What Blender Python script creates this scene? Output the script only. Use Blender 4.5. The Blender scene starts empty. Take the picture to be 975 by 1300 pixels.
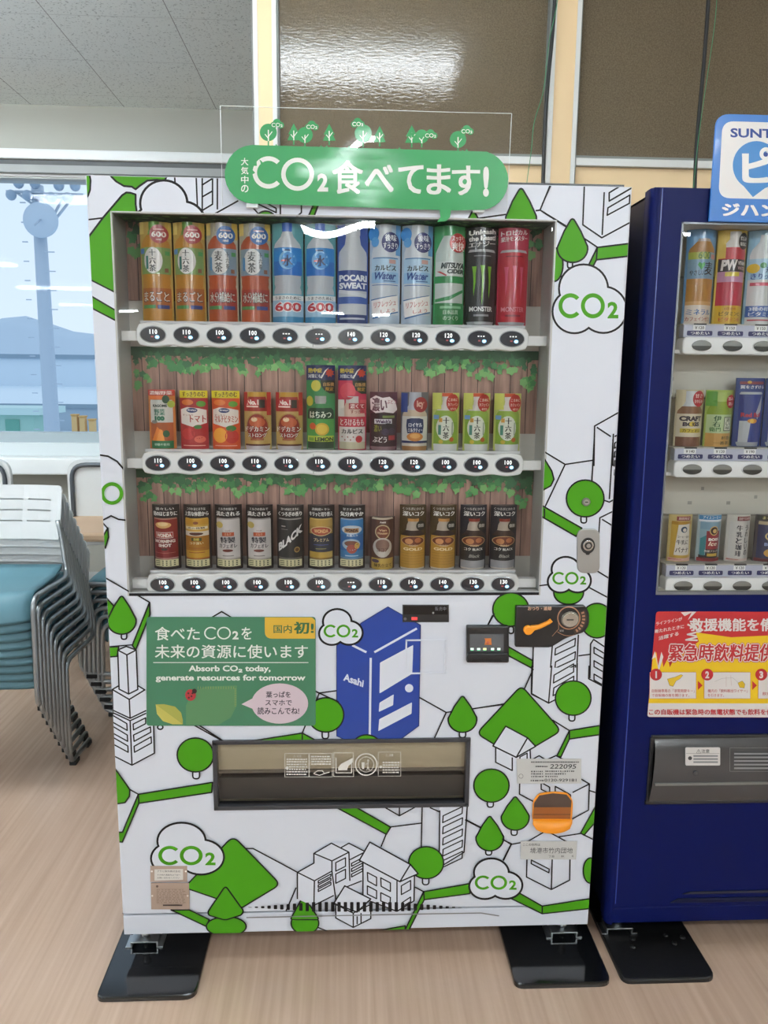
import bpy, bmesh, math, random
from mathutils import Vector, Matrix
from mathutils.geometry import tessellate_polygon
RND = random.Random(11)
SC = bpy.context.scene
COL = SC.collection
PI = math.pi

# ---------------------------------------------------------------- camera
CAM_POS = Vector((-.0321, -1.7503, 1.4201))
F_PX, YAW, PITCH, ROLL = 1000.0, .0474, .1689, .0105
def _axes():
    cy, sy = math.cos(YAW), math.sin(YAW)
    f = Vector((sy*math.cos(PITCH), cy*math.cos(PITCH), -math.sin(PITCH)))
    r = Vector((cy, -sy, 0)); u = r.cross(f)
    c, s = math.cos(ROLL), math.sin(ROLL)
    return c*r+s*u, -s*r+c*u, f
AR, AU, AF = _axes()
cam = bpy.data.cameras.new('camera'); camo = bpy.data.objects.new('camera', cam); COL.objects.link(camo)
cam.sensor_fit = 'HORIZONTAL'; cam.sensor_width = 36; cam.lens = 36*F_PX/975
cam.clip_start = .05; cam.clip_end = 6000
camo.matrix_world = Matrix(((AR.x, AU.x, -AF.x, CAM_POS.x), (AR.y, AU.y, -AF.y, CAM_POS.y), (AR.z, AU.z, -AF.z, CAM_POS.z), (0, 0, 0, 1)))
SC.camera = camo
# ---------------------------------------------------------------- sky, exposure
SC.view_settings.view_transform = 'Standard'; SC.view_settings.look = 'None'
SC.view_settings.gamma = 1; SC.view_settings.use_curve_mapping = False
SC.view_settings.exposure = 0.0
W_SKY, LAMP = 1.1, 90
w = bpy.data.worlds.new('world'); SC.world = w; w.use_nodes = True
nt = w.node_tree; nt.nodes.clear()
out = nt.nodes.new('ShaderNodeOutputWorld'); bg = nt.nodes.new('ShaderNodeBackground')
tc = nt.nodes.new('ShaderNodeTexCoord'); sep = nt.nodes.new('ShaderNodeSeparateXYZ'); rp = nt.nodes.new('ShaderNodeValToRGB')
nt.links.new(tc.outputs['Generated'], sep.inputs[0]); nt.links.new(sep.outputs['Z'], rp.inputs['Fac'])
rp.color_ramp.elements[0].position = .0; rp.color_ramp.elements[0].color = (.74, .87, 1.0, 1)
rp.color_ramp.elements[1].position = .5; rp.color_ramp.elements[1].color = (.60, .76, .92, 1)
nt.links.new(rp.outputs['Color'], bg.inputs['Color']); bg.inputs['Strength'].default_value = W_SKY
nt.links.new(bg.outputs[0], out.inputs[0])

def ray(x, y): return AF + AR*((x-487.5)/F_PX) - AU*((y-650)/F_PX)
def P(x, y, Y=0.0):
    d = ray(x, y); return CAM_POS + d*((Y-CAM_POS.y)/d.y)
def PZ(x, y, Z=0.0):
    d = ray(x, y); return CAM_POS + d*((Z-CAM_POS.z)/d.z)

# ---------------------------------------------------------------- materials
_M = {}
def lin(c): return c/12.92 if c <= .04045 else ((c+.055)/1.055)**2.4
GAIN = 1.18
def hexc(h, g=None):
    g = GAIN if g is None else g
    return tuple(min(.9, lin(int(h[i:i+2], 16)/255)*g) for i in (0, 2, 4)) + (1,)
def setin(b, n, v):
    if n in b.inputs: b.inputs[n].default_value = v
def M(h, rough=.5, metal=0, coat=0, emit=0, name=None, g=None, spec=.5, bump=None):
    k = (h, rough, metal, coat, emit, name, g, spec, bump)
    if k in _M: return _M[k]
    m = bpy.data.materials.new(name or 'mat_'+h); m.use_nodes = True
    b = m.node_tree.nodes['Principled BSDF']
    setin(b, 'Base Color', hexc(h, g)); setin(b, 'Roughness', rough); setin(b, 'Metallic', metal)
    setin(b, 'Coat Weight', coat); setin(b, 'Coat Roughness', .08); setin(b, 'Specular IOR Level', spec)
    if emit: setin(b, 'Emission Color', hexc(h, 1)); setin(b, 'Emission Strength', emit)
    if bump:
        n = m.node_tree.nodes.new('ShaderNodeTexNoise'); n.inputs['Scale'].default_value = bump[0]
        t = m.node_tree.nodes.new('ShaderNodeTexCoord'); bp = m.node_tree.nodes.new('ShaderNodeBump')
        bp.inputs['Strength'].default_value = bump[1]; bp.inputs['Distance'].default_value = bump[2]
        m.node_tree.links.new(t.outputs['Object'], n.inputs['Vector']); m.node_tree.links.new(n.outputs['Fac'], bp.inputs['Height'])
        m.node_tree.links.new(bp.outputs[0], b.inputs['Normal'])
    _M[k] = m; return m
def glassmat(name, tint=(1, 1, 1), ior=1.45, rough=0.0, refl=1.0):
    m = bpy.data.materials.new(name); m.use_nodes = True; n = m.node_tree; n.nodes.clear()
    o = n.nodes.new('ShaderNodeOutputMaterial'); mx = n.nodes.new('ShaderNodeMixShader'); fr = n.nodes.new('ShaderNodeFresnel')
    tr = n.nodes.new('ShaderNodeBsdfTransparent'); gl = n.nodes.new('ShaderNodeBsdfGlossy')
    tr.inputs[0].default_value = (*tint, 1); gl.inputs['Roughness'].default_value = rough; fr.inputs[0].default_value = ior
    gl.inputs[0].default_value = (refl, refl, refl, 1)
    n.links.new(fr.outputs[0], mx.inputs[0]); n.links.new(tr.outputs[0], mx.inputs[1]); n.links.new(gl.outputs[0], mx.inputs[2])
    n.links.new(mx.outputs[0], o.inputs[0]); return m

# ---------------------------------------------------------------- mesh building
def wloc(o):
    v = Vector((0, 0, 0))
    while o: v += o.location; o = o.parent
    return v
class MB:
    def __init__(s): s.v = []; s.f = []; s.m = []; s.mats = []; s.sm = []
    def mi(s, m):
        if m not in s.mats: s.mats.append(m)
        return s.mats.index(m)
    def add(s, vs, fs, m, smooth=False):
        o = len(s.v); s.v.extend([tuple(x) for x in vs]); i = s.mi(m)
        for f in fs: s.f.append([o+k for k in f]); s.m.append(i); s.sm.append(smooth)
    def bm(s, b, m, smooth=False):
        b.verts.ensure_lookup_table(); b.verts.index_update()
        s.add([v.co.copy() for v in b.verts], [[v.index for v in f.verts] for f in b.faces], m, smooth); b.free()
    def box(s, x0, x1, y0, y1, z0, z1, m, bev=0, seg=2):
        b = bmesh.new(); bmesh.ops.create_cube(b, size=1)
        for v in b.verts: v.co = Vector(((x0+x1)/2+v.co.x*(x1-x0), (y0+y1)/2+v.co.y*(y1-y0), (z0+z1)/2+v.co.z*(z1-z0)))
        if bev: bmesh.ops.bevel(b, geom=b.edges[:], offset=bev, segments=seg, affect='EDGES', profile=.5)
        s.bm(b, m, False)
    def prism(s, pts, y0, y1, m, bev=0):
        """outline in (x, z), extruded from y1 (back) to y0 (front)"""
        n = len(pts)
        b = bmesh.new()
        a = [b.verts.new((p[0], y0, p[1])) for p in pts]; c = [b.verts.new((p[0], y1, p[1])) for p in pts]
        ff = b.faces.new(a); b.faces.new(c[::-1])
        for i in range(n): b.faces.new((a[i], c[i], c[(i+1) % n], a[(i+1) % n]))
        bmesh.ops.recalc_face_normals(b, faces=b.faces[:])
        if bev: bmesh.ops.bevel(b, geom=[e for e in ff.edges], offset=bev, segments=2, affect='EDGES', profile=.5)
        s.bm(b, m, False)
    def flatprism(s, pts, z0, z1, m, bev=0):
        b = bmesh.new(); n = len(pts)
        a = [b.verts.new((p[0], p[1], z1)) for p in pts]; c = [b.verts.new((p[0], p[1], z0)) for p in pts]
        ff = b.faces.new(a); b.faces.new(c[::-1])
        for i in range(n): b.faces.new((a[i], c[i], c[(i+1) % n], a[(i+1) % n]))
        bmesh.ops.recalc_face_normals(b, faces=b.faces[:])
        if bev: bmesh.ops.bevel(b, geom=[e for e in ff.edges], offset=bev, segments=2, affect='EDGES', profile=.5)
        s.bm(b, m, False)
    def tube(s, path, r, m, seg=10, bend=0, nb=5, cap=True):
        pts = [Vector(p) for p in path]
        if bend:
            q = [pts[0]]
            for i in range(1, len(pts)-1):
                a, b, c = pts[i-1], pts[i], pts[i+1]; d1 = (a-b); d2 = (c-b)
                l = min(bend, d1.length*.49, d2.length*.49); p0 = b+d1.normalized()*l; p2 = b+d2.normalized()*l
                for k in range(nb+1):
                    t = k/nb; q.append(p0*(1-t)**2+b*2*t*(1-t)+p2*t*t)
            q.append(pts[-1]); pts = q
        vs = []; fs = []; n = len(pts); up = None
        for i, p in enumerate(pts):
            t = (pts[min(i+1, n-1)]-pts[max(i-1, 0)]).normalized()
            if up is None:
                up = Vector((0, 0, 1)) if abs(t.z) < .9 else Vector((1, 0, 0))
            a = t.cross(up)
            if a.length < 1e-4: a = t.orthogonal()
            a.normalize(); up = a.cross(t).normalized()
            for k in range(seg):
                an = 2*PI*k/seg; vs.append(p+a*(r*math.cos(an))+up*(r*math.sin(an)))
        for i in range(n-1):
            for k in range(seg):
                fs.append([i*seg+k, i*seg+(k+1) % seg, (i+1)*seg+(k+1) % seg, (i+1)*seg+k])
        if cap: fs.append(list(range(seg))[::-1]); fs.append([(n-1)*seg+k for k in range(seg)])
        s.add(vs, fs, m, True)
    def disc(s, c, rx, rz, y0, y1, m, n=28, bev=0):
        s.prism([(c[0]+rx*math.cos(2*PI*k/n), c[1]+rz*math.sin(2*PI*k/n)) for k in range(n)], y0, y1, m, bev)
    def lathe(s, prof, c, m, n=20, axis='z'):
        vs = []; fs = []
        for r, h in prof:
            for k in range(n):
                a = 2*PI*k/n
                if axis == 'z': vs.append((c[0]+r*math.cos(a), c[1]+r*math.sin(a), c[2]+h))
                else: vs.append((c[0]+r*math.cos(a), c[1]+h, c[2]+r*math.sin(a)))
        L = len(prof)
        for i in range(L-1):
            for k in range(n): fs.append([i*n+k, i*n+(k+1) % n, (i+1)*n+(k+1) % n, (i+1)*n+k])
        fs.append(list(range(n))[::-1]); fs.append([(L-1)*n+k for k in range(n)])
        s.add(vs, fs, m, True)
    def build(s, name, parent=None, shift=True):
        me = bpy.data.meshes.new(name); off = wloc(parent) if (parent and shift) else Vector((0, 0, 0))
        me.from_pydata([(x-off.x, y-off.y, z-off.z) for x, y, z in s.v], [], s.f)
        for m in s.mats: me.materials.append(m)
        me.polygons.foreach_set('material_index', s.m); me.polygons.foreach_set('use_smooth', s.sm); me.update()
        o = bpy.data.objects.new(name, me); COL.objects.link(o)
        if parent: o.parent = parent
        return o
def tag(o, label=None, cat=None, group=None, kind=None):
    if label: o['label'] = label
    if cat: o['category'] = cat
    if group: o['group'] = group
    if kind: o['kind'] = kind
    return o
def root(name, loc, label, cat, group=None, rz=0):
    o = bpy.data.objects.new(name, None); COL.objects.link(o); o.location = loc; o.rotation_euler = (0, 0, rz)
    o.empty_display_size = .05
    return tag(o, label, cat, group)
def struct(mb, name): return tag(mb.build(name), kind='structure')
def copy_tree(o, parent=None):
    c = o.copy(); COL.objects.link(c)
    if parent: c.parent = parent
    for ch in o.children: copy_tree(ch, c)
    return c

# ---------------------------------------------------------------- lettering
_T = {}; _N = {}
def text_mesh(body, bold=0.0, shear=0.0, lite=False):
    k = (body, bold, shear, lite)
    if k in _T: return _T[k]
    cjk = any(ord(ch) > 0x2fff for ch in body)
    c = bpy.data.curves.new('t', 'FONT'); c.body = body; c.offset = 0 if cjk else bold; c.shear = shear; c.resolution_u = 2 if (lite and cjk) else 3
    c.dimensions = '2D'; c.fill_mode = 'FRONT'
    o = bpy.data.objects.new('t', c); m = o.to_mesh()
    v = [(p.co.x, p.co.y) for p in m.vertices]; f = [list(p.vertices) for p in m.polygons]
    o.to_mesh_clear(); bpy.data.objects.remove(o); bpy.data.curves.remove(c)
    n_ = len(v)
    if cjk and bold > .008:                      # heavier strokes: the glyph laid over itself a little apart
        d = bold*.8
        sh = [(-d, 0), (d, 0)] if lite else [(d*math.cos(PI*q/4), d*math.sin(PI*q/4)) for q in range(8)] if bold > .05 else [(-d, -d*.7), (d, -d*.7), (-d, d*.7), (d, d*.7)]
        n = len(v); v0, f0 = v, f; v = []; f = []
        for i, (dx, dy) in enumerate(sh): v += [(p+dx, q+dy) for p, q in v0]; f += [[t+n*i for t in g] for g in f0]
    if v:
        x0 = min(a for a, _ in v); x1 = max(a for a, _ in v); y0 = min(b for _, b in v); y1 = max(b for _, b in v)
        v = [((a-x0)/max(1e-6, x1-x0), 1-(b-y0)/max(1e-6, y1-y0)) for a, b in v]
    _T[k] = (v, f); _N[k] = n_; return v, f
def circ(cx, cy, rx, ry=None, n=32, a0=0, a1=360):
    ry = rx if ry is None else ry
    full = abs(a1-a0) >= 360
    return [(cx+rx*math.cos(math.radians(a0+(a1-a0)*k/(n if full else n-1))), cy+ry*math.sin(math.radians(a0+(a1-a0)*k/(n if full else n-1)))) for k in range(n)]
def roundpoly(pts, r, n=5):
    o = []; N = len(pts)
    for i in range(N):
        a, b, c = (Vector(pts[(i+j-1) % N]) for j in range(3))
        d1 = a-b; d2 = c-b; rr = r[i] if isinstance(r, (list, tuple)) else r
        l = min(rr, d1.length*.48, d2.length*.48)
        p0 = b+d1.normalized()*l; p2 = b+d2.normalized()*l
        for k in range(n+1):
            t = k/n; q = p0*(1-t)**2+b*2*t*(1-t)+p2*t*t; o.append((q.x, q.y))
    return o
def rrect(x0, y0, x1, y1, r, n=5): return roundpoly([(x0, y0), (x1, y0), (x1, y1), (x0, y1)], r, n)
def tear(cx, y0, y1, hw):
    """a drop-shaped tree crown: pointed top, round bottom"""
    h = y1-y0; cy = y1-hw*.92
    pts = [(cx+hw*math.cos(math.radians(a)), cy+hw*.92*math.sin(math.radians(a))) for a in range(-8, 189, 12)]
    k = .16*hw
    return pts + [(cx-hw*.55, y0+(cy-y0)*.42)] + [(cx-k, y0+k*.8), (cx-k*.55, y0+k*.2), (cx, y0), (cx+k*.55, y0+k*.2), (cx+k, y0+k*.8)] + [(cx+hw*.55, y0+(cy-y0)*.42)]

class Art:
    """flat print on an upright plane: every point is a picture point of frame F=(x0, y0, scale) carried onto the plane"""
    STEP = 1.2e-5
    def __init__(s, Y=0.0, off=.0003): s.Y = Y; s.k = 0; s.off = off; s.mb = MB(); s.F = (0, 0, 1)
    def w(s, p):
        q = P(s.F[0]+p[0]/s.F[2], s.F[1]+p[1]/s.F[2], s.Y); return Vector((q.x, s.Y-s.off-s.k*s.STEP, q.z))
    def fill(s, pts, m):
        s.k += 1; s.mb.add([s.w(p) for p in pts], [list(range(len(pts)))], m)
    def line(s, pts, m, wd=.0028, closed=False):
        s.k += 1; q = [s.w(p) for p in pts]; n = len(q)
        if closed: q.append(q[0]); n += 1
        for i in range(n-1):
            a, b = q[i], q[i+1]; d = b-a
            if d.length < 1e-6: continue
            t = Vector((-d.z, 0, d.x)).normalized()*wd/2
            s.mb.add([a+t, a-t, b-t, b+t], [[0, 1, 2, 3]], m)
        for p in (q if closed else q[1:-1]):
            s.mb.add([p+Vector((wd/2*math.cos(k*PI/4), -4e-6, wd/2*math.sin(k*PI/4))) for k in range(8)], [list(range(8))], m)
    def shape(s, pts, m, lm=None, wd=.0036): s.fill(pts, m); s.line(pts, lm or BLACK, wd, True)
    def ring(s, cx, cy, r0, r1, m, a0=0, a1=360, n=30, ky=1):
        s.k += 1; vs = []; fs = []
        for i in range(n+1):
            a = math.radians(a0+(a1-a0)*i/n); vs += [s.w((cx+r*math.cos(a), cy+r*ky*math.sin(a))) for r in (r0, r1)]
        for i in range(n): fs.append([2*i, 2*i+1, 2*i+3, 2*i+2])
        s.mb.add(vs, fs, m)
    def text(s, body, x0, y0, x1, y1, m, bold=.0, dy=0, shear=0):
        """fits body into the box; dy slants the right end down"""
        s.k += 1; v, f = text_mesh(body, bold, shear); n = max(1, _N[(body, bold, shear, False)]); k0 = s.k; pts = []
        for i, (a, b) in enumerate(v): s.k = k0+i//n; pts.append(s.w((x0+a*(x1-x0), y0+b*(y1-y0)+a*dy)))
        s.mb.add(pts, f, m)
    def co2(s, x0, y0, x1, y1, m, th=.33):
        wd = x1-x0; h = y1-y0; r = wd*.2; k = 1; ky = h/2/r; cy = (y0+y1)/2
        s.ring(x0+r, cy, r*(1-th), r, m, 42, 318, 26, ky); s.ring(x0+wd*.575, cy, r*(1-th), r, m, 0, 360, 32, ky)
        s.text('2', x0+wd*.82, y0+h*.34, x1, y1, m, .035)
    def cloud(s, x0, y0, x1, y1, lw=.0044, fill=None):
        wd = x1-x0; hh = y1-y0; lob = [(.30, .665, .30), (.68, .64, .32), (.42, .35, .335)]
        px = lw/.0017*s.F[2]
        for a, b, r in lob: s.fill(circ(x0+a*wd, y0+b*hh, r*wd, r*hh*1.05, 36), BLACK)
        for a, b, r in lob: s.fill(circ(x0+a*wd, y0+b*hh, r*wd-px, r*hh*1.05-px, 36), fill or WHITE)
        s.fill([(x0+.3*wd, y0+.4*hh), (x0+.6*wd, y0+.4*hh), (x0+.68*wd, y0+.75*hh), (x0+.3*wd, y0+.75*hh)], fill or WHITE)
    def tree(s, pts, trunk=None):
        if trunk:
            x, y, r = trunk; s.shape(rrect(x-r, y-r*1.6, x+r, y+r*1.2, r*.9), WHITE)
        s.shape(pts, GREEN)
    def build(s, name, parent, holes=(), bounds=None, grid=()):
        me = s.mb
        b = bmesh.new(); vs = [b.verts.new(p) for p in me.v]; lay = b.faces.layers.int.new('mi')
        for f, mi in zip(me.f, me.m):
            try: fa = b.faces.new([vs[i] for i in f]); fa[lay] = mi
            except ValueError: pass
        cuts = set(grid)
        for h in list(holes)+([bounds] if bounds else []): cuts |= {('x', h[0]), ('x', h[1]), ('z', h[2]), ('z', h[3])}
        for ax, val in cuts:
            co = (val, 0, 0) if ax == 'x' else (0, 0, val); no = (1, 0, 0) if ax == 'x' else (0, 0, 1)
            bmesh.ops.bisect_plane(b, geom=b.verts[:]+b.edges[:]+b.faces[:], plane_co=co, plane_no=no, dist=1e-7)
        kill = []
        for f in b.faces:
            c = f.calc_center_bounds()
            if bounds and not (bounds[0] < c.x < bounds[1] and bounds[2] < c.z < bounds[3]): kill.append(f)
            elif any(h[0] < c.x < h[1] and h[2] < c.z < h[3] for h in holes): kill.append(f)
        bmesh.ops.delete(b, geom=kill, context='FACES')
        b.verts.index_update(); o = MB(); o.mats = me.mats
        o.v = [tuple(v.co) for v in b.verts]
        for f in b.faces:
            if f.normal.y > 0: f.normal_flip()
            o.f.append([v.index for v in f.verts]); o.m.append(f[lay]); o.sm.append(False)
        b.free(); return o.build(name, parent)

BLACK = M('1a181a', .45, name='print_black', spec=.2); WHITE = M('dce1ec', .4, spec=.4, name='white_panel', g=1.0)
GREEN = M('489416', .45, name='print_green', g=1.0, spec=.2)
CHROME = M('b8babc', .22, 1, name='chrome'); DARK = M('202124', .35, name='black_plastic'); RUBBER = M('151515', .7, name='rubber')
GLASS = glassmat('clear_glass', (.97, .98, .975), 1.42)

# ================================================================ the setting
def nodes(m): return m.node_tree, m.node_tree.nodes['Principled BSDF']
def floor_mat():
    m = M('b2957d', .22, name='vinyl_floor').copy(); n, b = nodes(m); L = n.links
    t = n.nodes.new('ShaderNodeTexCoord'); mp = n.nodes.new('ShaderNodeMapping'); mp.inputs['Scale'].default_value = (70, 1.6, 1)
    ns = n.nodes.new('ShaderNodeTexNoise'); ns.inputs['Scale'].default_value = 1.0; ns.inputs['Detail'].default_value = 5
    rp = n.nodes.new('ShaderNodeValToRGB'); rp.color_ramp.elements[0].position = .3; rp.color_ramp.elements[1].position = .72
    rp.color_ramp.elements[0].color = hexc('a48b79'); rp.color_ramp.elements[1].color = hexc('b49b88')
    L.new(t.outputs['Object'], mp.inputs[0]); L.new(mp.outputs[0], ns.inputs['Vector']); L.new(ns.outputs['Fac'], rp.inputs[0]); L.new(rp.outputs[0], b.inputs['Base Color'])
    n2 = n.nodes.new('ShaderNodeTexNoise'); n2.inputs['Scale'].default_value = 45; bp = n.nodes.new('ShaderNodeBump')
    bp.inputs['Strength'].default_value = .12; bp.inputs['Distance'].default_value = .004
    L.new(t.outputs['Object'], n2.inputs['Vector']); L.new(n2.outputs['Fac'], bp.inputs['Height']); L.new(bp.outputs[0], b.inputs['Normal'])
    return m
def ceiling_mat():
    m = M('b9c0c0', .9, name='acoustic_tile').copy(); n, b = nodes(m); L = n.links
    t = n.nodes.new('ShaderNodeTexCoord'); sp = n.nodes.new('ShaderNodeSeparateXYZ'); L.new(t.outputs['Object'], sp.inputs[0])
    def mth(op, a, v=None, w=None):
        k = n.nodes.new('ShaderNodeMath'); k.operation = op
        for i, q in enumerate((a, v, w)):
            if q is None: continue
            if isinstance(q, (int, float)): k.inputs[i].default_value = q
            else: L.new(q, k.inputs[i])
        return k.outputs[0]
    def seam(o, off, per, wd):
        fr = mth('FRACT', mth('DIVIDE', mth('SUBTRACT', o, off), per)); return mth('LESS_THAN', fr, wd/per)
    s1 = seam(sp.outputs['X'], -50.905, .4648, .003); s2 = mth('MULTIPLY', seam(sp.outputs['Y'], -50.36, .44, .003), .45)
    ns = n.nodes.new('ShaderNodeTexNoise'); ns.inputs['Scale'].default_value = 120; ns.inputs['Detail'].default_value = 3
    L.new(t.outputs['Object'], ns.inputs['Vector']); rp = n.nodes.new('ShaderNodeValToRGB')
    rp.color_ramp.elements[0].position = .33; rp.color_ramp.elements[1].position = .41
    rp.color_ramp.elements[0].color = hexc('a6b0b1'); rp.color_ramp.elements[1].color = hexc('dae6ea'); L.new(ns.outputs['Fac'], rp.inputs[0])
    mx = n.nodes.new('ShaderNodeMix'); mx.data_type = 'RGBA'; L.new(mth('MAXIMUM', s1, s2), mx.inputs['Factor'])
    L.new(rp.outputs[0], mx.inputs['A']); mx.inputs['B'].default_value = hexc('80868a'); L.new(mx.outputs['Result'], b.inputs['Base Color'])
    return m
def obscure_mat():
    m = M('6f6450', .08, name='obscure_glass', spec=.55).copy(); n, b = nodes(m); L = n.links
    t = n.nodes.new('ShaderNodeTexCoord'); ns = n.nodes.new('ShaderNodeTexNoise'); ns.inputs['Scale'].default_value = 260; ns.inputs['Detail'].default_value = 2
    L.new(t.outputs['Object'], ns.inputs['Vector']); rp = n.nodes.new('ShaderNodeValToRGB')
    rp.color_ramp.elements[0].position = .3; rp.color_ramp.elements[1].position = .7; rp.color_ramp.elements[0].color = hexc('54493a'); rp.color_ramp.elements[1].color = hexc('685d4b')
    L.new(ns.outputs['Fac'], rp.inputs[0]); L.new(rp.outputs[0], b.inputs['Base Color'])
    n2 = n.nodes.new('ShaderNodeTexNoise'); n2.inputs['Scale'].default_value = 70; bp = n.nodes.new('ShaderNodeBump'); bp.inputs['Strength'].default_value = .18; bp.inputs['Distance'].default_value = .002
    mp = n.nodes.new('ShaderNodeMapping'); mp.inputs['Scale'].default_value = (.6, 1, 2.2); L.new(t.outputs['Object'], mp.inputs[0]); L.new(mp.outputs[0], n2.inputs['Vector'])
    L.new(n2.outputs['Fac'], bp.inputs['Height']); L.new(bp.outputs[0], b.inputs['Normal'])
    return m
WALL = M('a5a69e', .8, name='wall_paint'); WALLB = M('c9c0ae', .85, name='room_wall'); ALU = M('c9c9c6', .35, .0, name='window_alu'); CREAM = M('dcc096', .55, name='cream_steel')
ALUD = M('70736f', .5, name='dark_rail')
CZ, FY, BY, LX, RX = 2.763, 2.6, -15.9, -7.0, 5.0
b = MB(); b.box(LX, RX, BY, FY, -.08, 0, floor_mat()); struct(b, 'floor')
b = MB(); b.box(LX, RX, BY, FY+.12, CZ, CZ+.1, ceiling_mat()); struct(b, 'ceiling')
# far wall with its long window
WX0, WX1, WZ0, WZ1 = -5.6, -.62, .985, 2.345
b = MB()
b.box(LX, WX0, FY, FY+.12, 0, CZ, WALL); b.box(WX1, RX, FY, FY+.12, 0, CZ, WALL)
b.box(WX0, WX1, FY, FY+.12, 0, WZ0-.0, WALL); b.box(WX0, WX1, FY, FY+.12, WZ1+.11, CZ, WALL)
struct(b, 'wall_back')
b = MB(); b.box(LX-.1, LX, BY, FY, 0, .55, WALLB); b.box(LX-.1, LX, BY, FY, 2.5, CZ, WALLB)
for k in range(8): b.box(LX-.1, LX, BY+k*2.6, BY+k*2.6+.25, .55, 2.5, WALLB)
struct(b, 'wall_left')
b = MB(); b.box(RX, RX+.1, BY, FY, 0, CZ, WALLB); struct(b, 'wall_right')
b = MB(); b.box(LX, RX, BY-.1, BY, 0, CZ, WALLB); struct(b, 'wall_front')
b = MB()
b.box(WX0, WX1+.9, FY-.075, FY, 2.487, 2.535, M('d6dadb', .5, name='blind_cover'), .006); b.box(WX0, WX1+.9, FY-.05, FY, 2.462, 2.487, M('45484a', .5, name='track_dark'))
b.box(WX0, WX1+.9, FY-.06, FY, 2.425, 2.462, M('8d9191', .5)); b.box(WX0, WX1+.9, FY-.03, FY, 2.412, 2.425, M('a9abaa', .5))
struct(b, 'trim_1')
WIN = MB()
fr = M('c4ccce', .4, name='sash'); 
WIN.box(WX0, WX1, FY-.02, FY+.1, 2.405, 2.455, M('9fa3a2', .45)); WIN.box(WX0, WX1, FY+.0, FY+.08, WZ0+.06, WZ0+.125, M('9aa7ad', .4)); WIN.box(WX0, WX1, FY-.03, FY+.1, WZ0+.0, WZ0+.07, fr, .004)
for x in (WX0, -3.05, WX1-.05): WIN.box(x, x+.05, FY, FY+.08, WZ0, 2.42, fr)
WIN.box(-1.36, -1.325, FY-.045, FY, 2.385, 2.425, M('b0b4b4', .4), .003)
wo = struct(WIN, 'window_1')
b = MB(); b.box(WX0, WX1, FY+.03, FY+.036, WZ0+.1, 2.41, glassmat('window_glass', (.97, .985, 1), 1.22, 0, .45)); o = b.build('window_pane', wo)
b = MB(); b.box(WX0-.05, WX1+.05, FY-.14, FY, .895, .985, M('dfe4e8', .35, name='sill_white'), .008); struct(b, 'trim_2')
b = MB(); b.box(LX, RX, FY-.012, FY, 0, .08, M('8a867e', .6)); struct(b, 'baseboard_back')

# partition: steel posts, obscure glass above a cream panel
PY = .85
post_l = (-.308, -.255); post_r = (.595, .668); 
b = MB()
b.box(post_l[1]-.005, 3.2, PY+.005, PY+.05, 0, 2.085, CREAM); struct(b, 'wall_partition')
for i, (x0, x1) in enumerate((post_l, post_r, (1.75, 1.82))):
    b = MB(); b.box(x0, x1, PY-.02, PY+.06, 0, CZ, CREAM, .002)
    b.box(x0-.009, x0+.004, PY-.024, PY+.064, 0, CZ, ALU); b.box(x1-.006, x1+.007, PY-.024, PY+.064, 0, CZ, ALU)
    b.box(x0-.015, x0-.009, PY-.012, PY+.05, 0, CZ, ALUD); b.box(x1+.007, x1+.013, PY-.012, PY+.05, 0, CZ, ALUD)
    struct(b, 'trim_%d' % (i+3))
OB = obscure_mat()
for i, (x0, x1) in enumerate(((post_l[1]+.013, post_r[0]-.015), (post_r[1]+.013, 1.735), (1.833, 3.2))):
    b = MB(); b.box(x0, x1, PY+.02, PY+.028, 2.1, CZ, OB); b.box(x0, x1, PY-.012, PY+.05, 2.083, 2.106, ALU, .002); b.box(x0, x1, PY-.006, PY+.044, 2.106, 2.114, ALUD)
    struct(b, 'window_%d' % (i+2))

# ---------------------------------------------------------------- fluorescent fittings of the hall
def lamp(x, y, n=2, strength=LAMP, ln=1.2, label=None):
    t = root('ceiling_light', (x, y, CZ), label or 'white twin-tube fluorescent ceiling fitting of the hall', 'lamp', 'fluorescent fittings of the hall ceiling')
    b = MB(); b.box(x-ln/2-.03, x+ln/2+.03, y-.045, y+.045, CZ-.05, CZ, M('e8e8e6', .5), .004); b.build('housing', t)
    for s in (-.085, .085):
        b = MB(); b.tube([(x-ln/2, y+s, CZ-.062), (x+ln/2, y+s, CZ-.062)], .016, M('e6eeff', emit=strength, name='fluorescent_tube'), 8); b.build('tube', t)
    return t
lamp(-.17, -.11, ln=1.18, strength=LAMP*.36)
for y, xs_ in ((-.11, (-4.2, 3.6)), (-2.9, (-4.6, -1.6, 1.4, 4.0)), (-8.4, (-4.8, 3.3)), (-5.5, (-4.4, 2.4)), (-11.2, (-4.8, 3.9)), (-14.9, (-5.2,))):
    for x in xs_: lamp(x, y)
lamp(-1.75, .75); lamp(-3.4, .9); lamp(-.13, -5.5, ln=.66); lamp(-.17, -14.9, ln=1.05)  # first two are added out of view to brighten ceiling and window wall

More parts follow.
